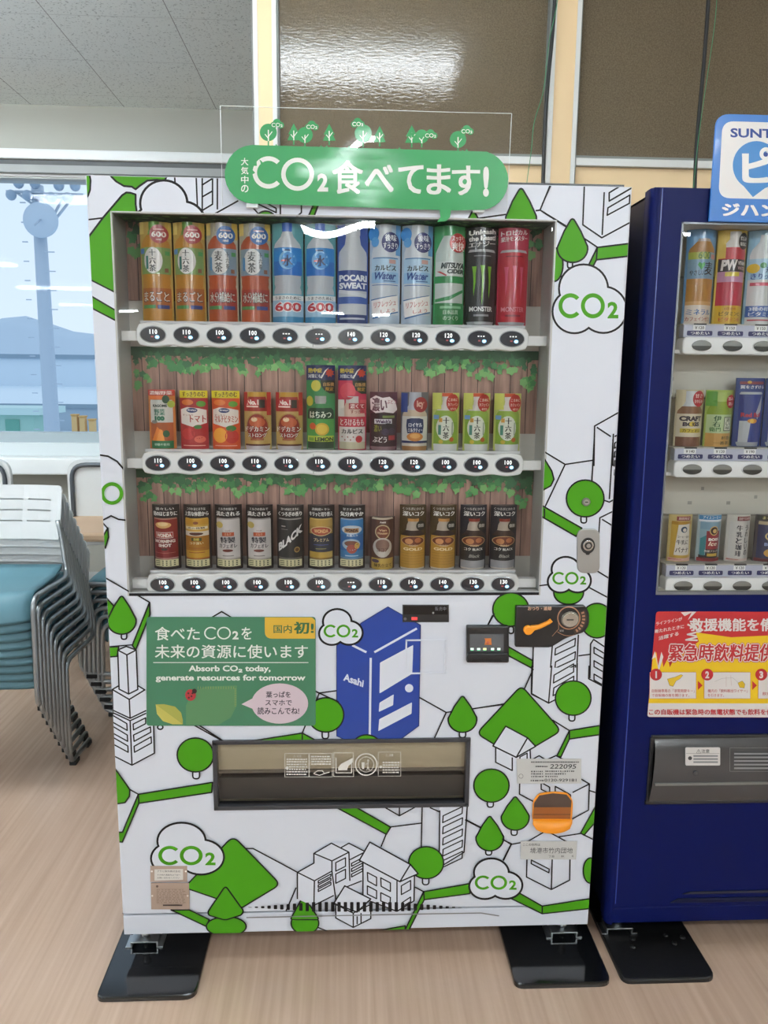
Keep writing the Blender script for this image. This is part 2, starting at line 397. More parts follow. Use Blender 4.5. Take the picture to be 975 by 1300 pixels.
# ---------------------------------------------------------------- outdoors
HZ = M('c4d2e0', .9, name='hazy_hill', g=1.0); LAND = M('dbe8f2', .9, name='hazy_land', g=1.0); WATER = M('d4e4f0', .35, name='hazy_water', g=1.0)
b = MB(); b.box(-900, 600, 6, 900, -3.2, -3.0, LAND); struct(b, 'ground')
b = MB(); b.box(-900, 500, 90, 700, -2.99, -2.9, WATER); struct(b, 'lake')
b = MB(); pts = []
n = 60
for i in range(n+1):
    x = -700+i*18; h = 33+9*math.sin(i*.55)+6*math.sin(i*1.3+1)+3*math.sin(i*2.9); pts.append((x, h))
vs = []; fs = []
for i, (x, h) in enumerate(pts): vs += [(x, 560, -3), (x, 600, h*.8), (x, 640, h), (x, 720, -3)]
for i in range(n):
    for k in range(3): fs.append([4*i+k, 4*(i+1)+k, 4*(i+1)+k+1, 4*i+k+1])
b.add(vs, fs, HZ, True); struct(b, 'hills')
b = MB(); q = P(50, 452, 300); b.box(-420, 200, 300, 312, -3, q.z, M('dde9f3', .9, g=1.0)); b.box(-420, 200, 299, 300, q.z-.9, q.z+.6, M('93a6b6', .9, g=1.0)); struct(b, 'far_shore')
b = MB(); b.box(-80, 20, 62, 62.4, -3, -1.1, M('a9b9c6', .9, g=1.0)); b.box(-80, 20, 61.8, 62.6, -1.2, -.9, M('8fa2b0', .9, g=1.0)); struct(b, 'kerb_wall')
# radio mast with dish and floodlights
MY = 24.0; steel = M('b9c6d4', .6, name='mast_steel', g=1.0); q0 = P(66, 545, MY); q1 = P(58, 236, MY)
t = root('radio_mast', (q0.x, MY, -3), 'grey steel mast with round dish and floodlights outside the window', 'mast')
b = MB(); b.lathe([(.25, -3-q0.z), (.24, 0), (.21, (q1.z-q0.z)*.5), (.18, q1.z-q0.z)], (q0.x, MY, q0.z), steel, 14)
for k in range(26):
    z = q0.z+(q1.z-q0.z)*k/26; sgn = 1 if k % 2 else -1; b.box(q0.x+sgn*.25-.03, q0.x+sgn*.25+.22*sgn+.03, MY-.3, MY-.26, z, z+.03, steel)
b.build('pole', t)
qd = P(53, 280, MY-.5); b = MB(); b.lathe([(.02, .30), (.30, .27), (.48, .15), (.52, .0), (.49, -.03), (.02, .03)][::-1], (qd.x, MY-.6, qd.z), M('c2d0de', .5, g=1.0), 26, 'y')
b.tube([(qd.x, MY-.6, qd.z), (qd.x+.05, MY-1.2, qd.z-.25)], .03, steel, 6); b.build('dish', t)
for i, (ax, ay, bx, by) in enumerate(((37, 246, 34, 258), (87, 249, 98, 258))):
    qa = P(ax, ay, MY); f = MB()
    for k in range(4):
        f.lathe([(.05, -.2), (.15, .0), (.16, .06)], (qa.x-.36+.24*k, MY-.5, qa.z+(.2 if k % 2 else -.14)), M('9fb0c2', .4, g=1.0), 12, 'y')
    f.box(qa.x-.55, qa.x+.55, MY-.35, MY-.25, qa.z-.05, qa.z+.02, steel); o = f.build('floodlight', t)
    g = MB(); c = P(60, 300 if i else 272, MY); g.tube([(qa.x, MY-.3, qa.z), (c.x, MY-.3, c.z)], .04, steel, 6); g.tube([(qa.x+(.3 if i else -.3), MY-.3, qa.z), (c.x, MY-.3, c.z)], .04, steel, 6)
    g.tube([(qa.x, MY-.3, qa.z-.1), (P(60, 245, MY).x, MY-.3, qa.z-.1)], .05, steel, 6); g.build('brace', t)
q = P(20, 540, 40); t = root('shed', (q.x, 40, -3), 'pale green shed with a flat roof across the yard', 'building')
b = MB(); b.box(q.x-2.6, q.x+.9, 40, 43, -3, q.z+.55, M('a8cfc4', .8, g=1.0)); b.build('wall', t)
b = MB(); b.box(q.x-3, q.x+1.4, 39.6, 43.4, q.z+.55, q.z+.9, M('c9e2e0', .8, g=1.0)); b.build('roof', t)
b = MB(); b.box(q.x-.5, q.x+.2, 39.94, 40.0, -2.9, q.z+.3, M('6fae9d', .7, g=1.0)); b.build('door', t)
for k, (px, py) in enumerate(((94, 531), (104, 533), (116, 537))):
    q = P(px, py, 38); b = MB(); b.box(q.x-.15, q.x+.13, 38, 38.4, -3, q.z+.12, M('e0b77c', .8, g=1.0), .04)
    b.box(q.x-.17, q.x+.15, 37.97, 38.43, q.z+.12, q.z+.2, M('d8a866', .8, g=1.0), .02)
    tag(b.build('road_barrier'), 'small orange road barrier standing out in the yard, %s' % ('nearest the mast', 'between two other barriers', 'beside the machine edge')[k], 'barrier', 'road barriers in the yard')

# cables hanging in front of the partition
def cable(name, pts, r, m, label):
    b = MB(); b.tube([tuple(P(x, y, Y)) for x, y, Y in pts], r, m, 8, bend=.1, nb=4); return tag(b.build(name), label, 'cable')
BLKC = M('131313', .5, name='cable_black'); GRNC = M('2f7a50', .5, name='cable_green')
cable('power_cable', [(706, -40, .78), (704, 10, .78), (700, 60, .78), (694, 120, .77), (691, 180, .76), (689, 240, .74), (688, 330, .74)], .0058, BLKC, 'black power cable hanging down beside the cream post')
cable('power_cable', [(901, -40, .78), (899, 10, .78), (893, 90, .78), (887, 150, .77), (882, 220, .75), (881, 320, .74)], .0062, BLKC, 'black power cable hanging down behind the blue machine')
cable('earth_wire', [(712, -40, .765), (707, 10, .765), (697, 50, .76), (694, 80, .76), (690, 120, .76), (677, 155, .75), (675, 190, .74), (668, 235, .73), (662, 330, .73)], .0011, GRNC, 'thin green earth wire hanging loosely beside the cream post')
cable('earth_wire', [(912, -40, .765), (909, 20, .765), (902, 70, .765), (893, 130, .765), (886, 180, .75), (880, 240, .74), (876, 320, .74)], .0010, GRNC, 'thin green earth wire behind the blue machine, along its black cable')

# ================================================================ white vending machine
MW, MH, MB0 = .576, 1.83, .07
WIN_H = (-.524, .412, .934, 1.754)          # display opening x0 x1 z0 z1
FLAP_H = (-.343, .259, .404, .573)          # delivery opening
KICK = .128                                 # top of the kick plate
def panel(mb, x0, x1, z0, z1, holes, y0, y1, m, depth=None, mi=None):
    """front slab with rectangular openings; each opening gets reveal walls back to its depth"""
    xs = sorted({x0, x1} | {h[0] for h in holes} | {h[1] for h in holes}); zs = sorted({z0, z1} | {h[2] for h in holes} | {h[3] for h in holes})
    for i in range(len(xs)-1):
        for j in range(len(zs)-1):
            cx, cz = (xs[i]+xs[i+1])/2, (zs[j]+zs[j+1])/2
            if any(h[0] < cx < h[1] and h[2] < cz < h[3] for h in holes): continue
            mb.add([(xs[i], y0, zs[j]), (xs[i+1], y0, zs[j]), (xs[i+1], y0, zs[j+1]), (xs[i], y0, zs[j+1])], [[0, 1, 2, 3]], m)
    for h, d, hm in zip(holes, depth, mi):
        a, c, e, g = h
        for p in (((a, e), (a, g)), ((c, g), (c, e)), ((a, g), (c, g)), ((c, e), (a, e))):
            (u0, v0), (u1, v1) = p
            mb.add([(u0, y0, v0), (u1, y0, v1), (u1, d, v1), (u0, d, v0)], [[0, 1, 2, 3]], hm)

vm = root('vending_machine', (0, .36, 0), 'white drink vending machine printed with green trees, CO2 clouds and line-drawn city', 'vending machine', 'drink vending machines side by side')
SILV = M('b9b9b6', .42, .15, name='bezel_silver', g=1.0)
b = MB(); b.box(-MW+.004, MW-.004, .032, .72, MB0+.004, MH-.006, WHITE, .004); b.box(-MW+.05, MW-.03, .05, .70, MH-.008, MH+.004, DARK)
CAB = b
# the cabinet is hollow behind the openings: build its front as a frame
b = MB()
for x in (-MW+.004, MW-.008): b.box(x, x+.004, .03, .72, MB0, MH-.004, WHITE)
b.box(-MW+.004, MW-.004, .716, .72, MB0, MH-.004, WHITE); b.box(-MW+.004, MW-.004, .03, .72, MH-.008, MH-.004, WHITE); b.box(-MW+.004, MW-.004, .03, .72, MB0, MB0+.006, WHITE)
b.build('cabinet', vm)
b = MB(); b.box(.10, MW-.012, .02, .70, MH-.004, MH+.006, DARK); b.build('top_cap', vm)
b = MB(); r = .007
REC = M('cfcabb', .5, name='chute_lining')
panel(b, -MW+r, MW-r, KICK, MH-.003, [WIN_H, FLAP_H], 0, .03, WHITE, [.10, .11], [SILV, REC])
for s in (-1, 1):                              # rounded vertical edges
    vs = []; fs = []
    for k in range(7):
        a = k/6*PI/2; x = s*(MW-r+r*math.sin(a)); y = r-r*math.cos(a); vs += [(x, y, KICK), (x, y, MH-.003)]
    vs += [(s*MW, .03, KICK), (s*MW, .03, MH-.003)]
    for k in range(7): fs.append([2*k, 2*k+2, 2*k+3, 2*k+1][::s])
    b.add(vs, fs, WHITE, True)
b.add([(-MW, 0.004, MH-.003), (MW, .004, MH-.003), (MW, .03, MH), (-MW, .03, MH)], [[0, 1, 2, 3]], WHITE); b.add([(-MW+r, 0, MH-.003), (MW-r, 0, MH-.003), (MW, .004, MH-.003), (-MW, .004, MH-.003)], [[0, 1, 2, 3]], WHITE)
b.add([(-MW, 0.0, KICK), (MW, 0, KICK), (MW, .03, KICK), (-MW, .03, KICK)], [[3, 2, 1, 0]], DARK)
for z in (FLAP_H[2], ): b.add([(FLAP_H[0], .11, FLAP_H[2]), (FLAP_H[1], .11, FLAP_H[2]), (FLAP_H[1], .11, FLAP_H[3]), (FLAP_H[0], .11, FLAP_H[3])], [[0, 1, 2, 3]], REC)
FP = b.build('front_panel', vm)
b = MB(); b.box(-MW+.001, MW-.001, .002, .03, MB0, KICK-.0065, WHITE, .002); b.box(-MW+.004, MW-.004, .014, .03, KICK-.0065, KICK, DARK); KP = b.build('kick_plate', vm)
b = MB()
for d, (u0, u1, v0, v1) in ((.003, WIN_H),): 
    q = P(163, 752, 0); b.box(u0-.001, u1+.001, -.0008, .004, v0-.007, v0-.0005, BLACK); 
    b.box(u0-.0035, u0-.0005, -.001, .003, v0-.007, v1+.003, SILV); b.box(u1+.0005, u1+.0035, -.001, .003, v0-.007, v1+.003, SILV); b.box(u0-.0035, u1+.0035, -.001, .003, v1+.0005, v1+.003, SILV)
b.build('window_frame', vm)

# ---- printed wrap on the front
A = Art(0, .0003)
def F(x, y, s): A.F = (x, y, s)
FE, FD, FC, FB, FA = (690, 220, 3.821), (600, 560, 4.239), (600, 850, 3.713), (390, 920, 3.25), (130, 920, 3.25)
FF, FG, FTL, FH, FL3, FL4 = (390, 750, 3.25), (130, 760, 3.25), (100, 210, 6.094), (100, 210, 2.65), (110, 640, 6.5), (120, 820, 6.5)
def ln(*p, wd=.0033): A.line(list(p), BLACK, wd)
def quads(*qs):
    for q in qs: A.line(list(q), BLACK, .0031, True)
# top left corner
F(*FTL)
A.shape([(30, 40), (70, 45), (84, 75), (92, 115), (88, 190), (72, 235), (45, 272)], GREEN)
A.shape([(225, 40), (700, 40), (665, 120), (600, 112), (530, 118), (470, 160), (440, 185), (410, 165), (350, 160), (290, 125), (250, 85)], GREEN, wd=.004)
A.shape([(440, 225), (400, 212), (368, 210), (335, 232), (190, 402), (60, 575), (60, 1320), (330, 1320), (330, 700), (500, 700), (440, 300)], GREEN, wd=.004)
F(*FH); A.fill([(36, 384), (125, 429), (125, 489), (38, 436)], WHITE); ln((34, 382), (128, 430)); ln((36, 436), (128, 490)); A.fill([(34, 477), (128, 524), (140, 620), (30, 620)], WHITE); ln((34, 475), (128, 524))
ln((20, 184), (80, 177))
# top strip
F(200, 210, 3.75)
for q in (((80, 20), (85, 110)), ((183, 30), (190, 200)), ((213, 30), (213, 235)), ((285, 40), (285, 210)), ((210, 95), (258, 65), (258, 30)), ((213, 150), (262, 122), (262, 60)), ((213, 215), (262, 185), (262, 122)),
          ((265, 235), (385, 168)), ((435, 180), (478, 228)), ((470, 180), (565, 225), (565, 205), (520, 180)), ((585, 60), (585, 250)), ((685, 60), (685, 225), (655, 250))): ln(*q, wd=.0032)
A.shape([(768, 130), (782, 145), (742, 250), (715, 250)], GREEN); A.shape(circ(515, 262, 48, 44), GREEN); A.shape(circ(50, 236, 40, 18), GREEN)
F(*FTL); A.cloud(418, 108, 990, 640, .0052)
F(440, 220, 3.482); ln((495, 212), (705, 182)); ln((835, 166), (855, 163), (905, 40)); ln((855, 163), (1000, 252))
A.tree(tear(560, 168, 300, 45)); A.tree(tear(771, 68, 260, 68))
# right column, top
F(*FE); ln((34, 60), (-6, 150)); ln((198, 55), (190, 250), (282, 313), (432, 232)); ln((294, 92), (284, 300)); ln((430, 70), (318, 135), (318, 95), (372, 62)); quads(((312, 168), (418, 106), (416, 146), (308, 204)))
A.shape(circ(50, 443, 44, 82), GREEN); ln((0, 190), (115, 264)); ln((195, 315), (262, 360))
A.tree(tear(140, 222, 433, 74), (128, 445, 12)); A.shape([(260, 360), (440, 338), (440, 399), (256, 420)], GREEN); A.shape([(260, 360), (256, 420), (238, 455), (220, 442)], GREEN)
A.cloud(38, 438, 408, 788); A.co2(72, 582, 362, 704, GREEN)
ln((378, 1152), (247, 1226), (244, 1420)); ln((258, 1232), (326, 1277)); ln((344, 1277), (378, 1258)); ln((336, 1290), (336, 1420))
# right column, middle
F(*FD); ln((380, 54), (497, 125), (645, 103)); ln((497, 125), (385, 362)); A.shape([(370, 70), (425, 160), (437, 205), (420, 240), (370, 268)], GREEN)
ln((655, -30), (640, 230)); ln((757, -40), (735, 312)); ln((690, 312), (735, 328), (790, 296)); ln((790, 360), (684, 412), (678, 500)); ln((695, 420), (790, 478))
for k in range(6): quads([(764, 10+48*k), (790, -5+48*k), (790, 22+48*k), (762, 38+48*k)])
A.tree(circ(605, 308, 101, 99), (597, 422, 15)); A.shape([(370, 345), (587, 468), (556, 512), (370, 405)], GREEN); ln((386, 362), (386, 412))
A.shape(circ(516, 815, 80, 63), GREEN); ln((345, 779), (402, 772)); ln((640, 680), (740, 742)); ln((628, 788), (740, 848))
A.cloud(398, 617, 641, 824); A.co2(428, 703, 610, 771, GREEN)
A.shape([(188, 1103), (322, 1180), (320, 1222), (186, 1150)], GREEN); ln((108, 935), (80, 990)); A.tree(circ(205, 905, 97, 90), (206, 1018, 13)); A.shape(circ(668, 965, 86, 93), GREEN)
A.fill([(322, 1100), (560, 1060), (560, 1290), (322, 1290)], WHITE)
ln((325, 1100), (323, 1275)); ln((428, 1100), (412, 1290)); ln((568, 1040), (556, 1290)); ln((730, 1120), (650, 1066), (634, 1090), (630, 1275)); ln((568, 1154), (632, 1146))
for k in range(3): quads([(445, 1115+72*k), (552, 1060+72*k), (549, 1100+72*k), (442, 1150+72*k)])
for k in range(3): quads([(652, 1108+72*k), (740, 1160+72*k), (740, 1190+72*k), (652, 1140+72*k)])
# right column, lower
F(*FC); A.fill([(277, -10), (488, -10), (488, 90), (357, 157), (277, 112)], WHITE); ln((278, -20), (276, 111), (357, 157), (490, 88), (492, -30)); ln((357, 157), (372, -20))
quads([(383, 25), (475, -28), (475, 10), (380, 62)], [(382, 85), (476, 30), (474, 66), (378, 122)]); ln((548, -20), (546, 42), (640, 92)); ln((275, 18), (240, 98)); ln((-40, 190), (150, 160))
A.tree(circ(473, 133, 84, 81), (467, 224, 14)); ln((375, 236), (455, 286)); A.shape([(455, 286), (640, 255), (640, 299), (455, 326)], GREEN); A.shape([(455, 286), (455, 326), (415, 410), (396, 406)], GREEN)
A.shape(roundpoly([(229, 74), (417, 287), (205, 413), (18, 300)], [30, 34, 4, 34]), GREEN)
A.fill([(108, 370), (275, 370), (275, 440), (185, 476), (108, 436)], WHITE); A.shape([(155, 265), (258, 320), (205, 412), (95, 358)], WHITE); A.shape([(258, 320), (296, 360), (205, 412)], WHITE)
ln((108, 366), (108, 435), (186, 474), (186, 412)); ln((270, 376), (272, 425)); quads([(222, 410), (256, 392), (256, 430), (222, 448)]); ln((276, 425), (312, 404), (345, 424), (392, 404), (430, 424))
A.tree(circ(88, 545, 83, 78), (83, 630, 14)); A.tree(tear(200, 598, 755, 66), (195, 762, 14)); A.tree(tear(80, 690, 852, 65), (75, 855, 14))
ln((-40, 702), (40, 742)); ln((138, 795), (180, 822), (142, 897)); ln((180, 822), (265, 806)); ln((262, 806), (346, 757), (445, 810)); ln((404, 786), (510, 770), (600, 815))
A.shape([(600, 590), (575, 648), (508, 768), (524, 778), (600, 690)], GREEN); ln((221, 530), (220, 585), (290, 622)); ln((510, 514), (549, 537), (545, 660), (468, 702)); ln((470, 577), (549, 537)); ln((549, 568), (600, 584)); quads([(322, 530), (362, 552), (362, 582), (322, 562)], [(388, 548), (460, 588), (460, 620), (388, 580)])
ln((255, 885), (253, 975), (370, 1034), (456, 990), (458, 890)); ln((374, 890), (370, 1034)); quads([(276, 895), (360, 938), (358, 955), (275, 912)]); A.shape(circ(556, 945, 36, 60), GREEN)
A.shape([(180, 1076), (222, 1052), (327, 1112), (327, 1148)], GREEN); A.shape([(327, 1112), (620, 1066), (620, 1116), (327, 1148)], GREEN)
# centre
F(*FF); ln((460, 437), (573, 500), (812, 467)); ln((573, 500), (518, 620)); ln((20, 405), (50, 420), (125, 410)); ln((50, 420), (38, 450)); ln((772, 92), (742, 145)); ln((932, 320), (893, 408)); ln((932, 225), (925, 425), (990, 458))
BLU = M('1c3f97', .35, coat=.2, name='print_blue', g=1.0)
A.shape([(122, 225), (225, 130), (333, 65), (467, 140), (460, 555), (345, 640), (215, 640), (122, 597)], BLU, M('14245c', .4), .002)
for p in (((186, 223), (244, 252)), ((277, 252), (452, 154)), ((262, 275), (258, 592))): A.line(p, WHITE, .0052)
for p in (((300, 295), (437, 222), (433, 340), (298, 422)), ((298, 460), (357, 425), (354, 470), (295, 498)), ((297, 528), (432, 458), (430, 505), (293, 577))): A.fill(roundpoly(p, 4), WHITE)
A.fill(circ(420, 400, 17), WHITE); A.text('Asahi', 148, 336, 234, 368, WHITE, .035, 30, .15)
A.tree(circ(77, 510, 74, 71), (75, 592, 13)); A.tree(circ(245, 640, 58, 48)); A.tree(tear(640, 434, 582, 59), (640, 588, 13)); A.cloud(45, 70, 233, 229); A.co2(68, 138, 210, 191, GREEN)
F(*FG); ln((445, 80), (493, 52), (540, 80)); ln((880, 381), (975, 424)); ln((380, 520), (505, 590))
# left column
F(*FH); ln((60, 972), (100, 978), (130, 995), (160, 1030), wd=.004); A.ring(113, 1103, 26, 38, GREEN); ln((72, 1198), (110, 1178), (135, 1190), (162, 1193), wd=.0036)
F(*FL3); ln((120, 135), (175, 195)); A.shape([(178, 195), (184, 270), (158, 360), (135, 330), (135, 270)], GREEN); ln((140, 595), (365, 725)); A.shape([(120, 720), (232, 842), (190, 930), (190, 1000), (120, 1000)], GREEN); ln((405, 738), (523, 808))
A.shape([(522, 808), (526, 905), (408, 1198), (380, 1162)], GREEN); A.line([(120, 1178), (380, 1157)], BLACK); A.shape([(120, 1178), (268, 1172), (256, 1252), (120, 1262)], GREEN)
A.tree(tear(292, 758, 1070, 119), (312, 1085, 22))
F(*FL4); A.fill([(195, 30), (265, 0), (345, 30), (360, 325), (415, 355), (495, 640), (495, 880), (310, 978), (100, 880), (100, 360), (205, 325)], WHITE)
for q in (((270, 70), (195, 30), (265, 0), (347, 30), (270, 70), (285, 392)), ((195, 30), (206, 352), (285, 392), (360, 355), (347, 30)), ((206, 323), (150, 355), (290, 437), (418, 358), (362, 324)), ((290, 437), (297, 590)), ((150, 355), (155, 560)),
          ((100, 500), (297, 592), (430, 528)), ((100, 520), (297, 612), (430, 550)), ((297, 612), (312, 978)), ((100, 870), (312, 978), (497, 880), (490, 640))): ln(*q)
quads(((120, 548), (270, 636), (273, 692), (120, 605)), ((120, 638), (274, 730), (277, 782), (120, 695)), ((120, 728), (278, 820), (281, 872), (120, 785)), ((322, 640), (425, 588), (425, 636), (325, 688)), ((325, 730), (465, 663), (467, 707), (330, 782)), ((330, 823), (470, 745), (473, 795), (333, 872)))
A.shape(circ(545, 665, 22, 18), WHITE)
# bottom left
F(*FA); A.shape([(20, 130), (115, 265), (113, 292), (95, 318), (20, 330)], GREEN); ln((113, 263), (150, 284)); A.shape([(150, 284), (455, 235), (452, 276), (152, 321)], GREEN); A.shape([(150, 284), (152, 321), (84, 481), (50, 478), (50, 440), (85, 440)], GREEN)
ln((370, -20), (505, 68)); A.shape([(590, 68), (825, 32), (885, 64), (880, 90), (590, 90)], GREEN); ln((825, 32), (825, 70)); ln((825, 32), (842, -10))
A.tree(circ(385, 122, 75, 70), (388, 203, 14))
ln((590, 507), (622, 507), (805, 605)); ln((800, 668), (758, 765)); A.shape(roundpoly([(540, 455), (735, 655), (578, 750), (340, 668)], [34, 30, 5, 20]), GREEN)
A.cloud(198, 397, 507, 624); A.co2(232, 496, 468, 576, GREEN); A.shape([(285, 760), (360, 760), (442, 800), (430, 828)], GREEN)
A.shape(circ(512, 828, 82, 40), GREEN); A.shape(roundpoly([(509, 660), (584, 765), (575, 780), (508, 802), (440, 782), (436, 768)], [16, 10, 10, 14, 10, 10]), GREEN); A.shape(circ(836, 815, 57, 44), GREEN); A.shape(roundpoly([(830, 700), (895, 800), (775, 800)], 12), GREEN)
ln((890, 832), (935, 850)); ln((-10, 655), (-2, 665), (0, 715), (-10, 750))
# bottom middle
F(*FB)
A.fill([(-40, 605), (28, 567), (28, 527), (100, 485), (172, 485), (240, 520), (240, 640), (30, 745), (-40, 715)], WHITE)
for q in (((-40, 605), (28, 567), (28, 527), (100, 485), (172, 522), (102, 558), (28, 527)), ((102, 558), (102, 600), (30, 640), (-40, 605), (-40, 715)), ((30, 640), (28, 745)), ((172, 522), (176, 640)), ((140, 503), (172, 485), (240, 520), (176, 553)), ((30, 740), (110, 700)), ((150, 670), (225, 640)), ((102, 600), (120, 730))): ln(*q)
quads(*[((46, 640+k*17), (98, 612+k*17), (98, 622+k*17), (46, 650+k*17)) for k in range(3)], ((118, 565), (158, 545), (158, 580), (118, 600)), ((118, 612), (158, 592), (158, 630), (118, 650)), *[((183, 568+k*22), (228, 545+k*22), (228, 556+k*22), (183, 580+k*22)) for k in range(3)])
ln((318, 336), (380, 372), (445, 336)); ln((380, 330), (380, 372)); A.shape([(125, 340), (120, 330), (190, 330), (344, 419), (326, 448)], GREEN); ln((342, 418), (472, 402)); ln((326, 446), (304, 500)); ln((474, 320), (470, 502))
A.fill([(546, 320), (658, 320), (646, 522), (546, 592)], WHITE); ln((546, 350), (544, 592)); ln((560, 575), (646, 522), (660, 320)); ln((505, 338), (546, 356))
for k in range(5): quads([(560, 372+46*k), (640, 334+46*k), (638, 362+46*k), (558, 400+46*k)])
ln((650, 388), (715, 422)); ln((805, 470), (842, 487), (808, 557))
A.tree(circ(490, 565, 72, 66), (488, 640, 13))
A.fill([(232, 560), (440, 612), (440, 722), (370, 765), (232, 712)], WHITE); ln((230, 560), (230, 712), (370, 765), (370, 640)); ln((442, 615), (440, 722), (370, 765))
A.shape([(258, 480), (215, 555), (382, 643), (425, 572)], WHITE); A.shape([(425, 572), (457, 610), (382, 643)], WHITE)
quads(((248, 605), (286, 625), (286, 660), (250, 640)), ((303, 627), (343, 648), (343, 683), (305, 662)), ((248, 660), (286, 680), (286, 713), (248, 694)), ((303, 688), (343, 708), (341, 737), (303, 722)), ((388, 660), (426, 638), (426, 675), (388, 696)), ((390, 730), (426, 706), (426, 725), (392, 745)))
A.fill([(118, 735), (262, 735), (262, 800), (190, 832), (118, 795)], WHITE); A.shape([(155, 660), (262, 714), (205, 768), (110, 732)], WHITE); ln((112, 734), (190, 772), (262, 736)); ln((118, 738), (118, 792), (190, 831), (262, 795), (262, 730)); ln((190, 772), (190, 831)); ln((206, 785), (206, 818)); ln((222, 772), (222, 814))
ln((444, 665), (480, 684)); A.shape([(480, 684), (670, 651), (670, 692), (482, 717)], GREEN); A.shape([(480, 684), (482, 717), (416, 848), (400, 848)], GREEN); A.shape([(230, 855), (404, 824), (404, 860), (230, 865)], GREEN)
A.cloud(663, 543, 890, 722); A.co2(690, 617, 862, 676, GREEN)
# vent slits in an arc along the foot of the door
for i in range(34):
    t = (i+.5)/34; x = -255+t*890; yy = 744+12*(2*t-1)**2*(1 if 1 else 0); h = 40*min(1, 3.2*t, 3.2*(1-t))
    yy = 748 if .2 < t < .8 else 748
    A.fill(rrect(x, yy-h*.55, x+14, yy+h*.45, 3, 2), BLACK)
A.line([(-250, 790), (120, 782), (420, 776), (715, 771), (790, 783)], M('77777a', .5), .003)
wr = A.build('printed_wrap', vm, [WIN_H, FLAP_H], (-MW+.003, MW-.003, MB0+.003, MH-.004)); wr['label'] = 'green, black and blue printed city drawing on the front'

# ================================================================ display case of the white machine
ROWZ = (1.507, 1.228, .950); SX0, SDX = -.452, .0711
def wood_mat():
    m = M('7d6159', .55, name='printed_wood').copy(); n, bs = nodes(m); L = n.links
    t = n.nodes.new('ShaderNodeTexCoord'); mp = n.nodes.new('ShaderNodeMapping'); mp.inputs['Scale'].default_value = (38, 1, 3.2)
    ns = n.nodes.new('ShaderNodeTexNoise'); ns.inputs['Scale'].default_value = 2.2; ns.inputs['Detail'].default_value = 6
    rp = n.nodes.new('ShaderNodeValToRGB'); rp.color_ramp.elements[0].position = .3; rp.color_ramp.elements[1].position = .75
    rp.color_ramp.elements[0].color = hexc('6a4f47'); rp.color_ramp.elements[1].color = hexc('a98678')
    L.new(t.outputs['Object'], mp.inputs[0]); L.new(mp.outputs[0], ns.inputs['Vector']); L.new(ns.outputs['Fac'], rp.inputs[0])
    sp = n.nodes.new('ShaderNodeSeparateXYZ'); L.new(t.outputs['Object'], sp.inputs[0])
    def mth(op, a, v=0):
        k = n.nodes.new('ShaderNodeMath'); k.operation = op; L.new(a, k.inputs[0]); k.inputs[1].default_value = v; return k.outputs[0]
    d = mth('DIVIDE', sp.outputs['X'], .0385); fr = mth('FRACT', d); gap = mth('LESS_THAN', fr, .05)
    wn = n.nodes.new('ShaderNodeTexWhiteNoise'); wn.noise_dimensions = '1D'; L.new(mth('FLOOR', d), wn.inputs['W'])
    hv = n.nodes.new('ShaderNodeHueSaturation'); L.new(rp.outputs[0], hv.inputs['Color']); k = n.nodes.new('ShaderNodeMapRange'); L.new(wn.outputs['Value'], k.inputs[0]); k.inputs[3].default_value = .82; k.inputs[4].default_value = 1.18
    L.new(k.outputs[0], hv.inputs['Value'])
    mx = n.nodes.new('ShaderNodeMix'); mx.data_type = 'RGBA'; L.new(gap, mx.inputs['Factor']); L.new(hv.outputs[0], mx.inputs['A']); mx.inputs['B'].default_value = hexc('3a2926')
    L.new(mx.outputs['Result'], bs.inputs['Base Color']); return m
WOOD = wood_mat(); GREY = M('b5b2ac', .5, name='display_grey')
LEAF = [M(h, .5, name='leaf_print') for h in ('2f5c3b', '3d7646', '548d50', '254a31', '6f9f60', '33603f')]
x0, x1 = WIN_H[0], WIN_H[1]
b = MB(); b.box(x0-.01, x1+.01, .099, .104, WIN_H[2]-.01, WIN_H[3]+.02, GREY)
b.add([(x0, .03, WIN_H[3]), (x1, .03, WIN_H[3]), (x1, .1, WIN_H[3]+.02), (x0, .1, WIN_H[3]+.02)], [[0, 1, 2, 3]], GREY); b.build('display_back', vm)
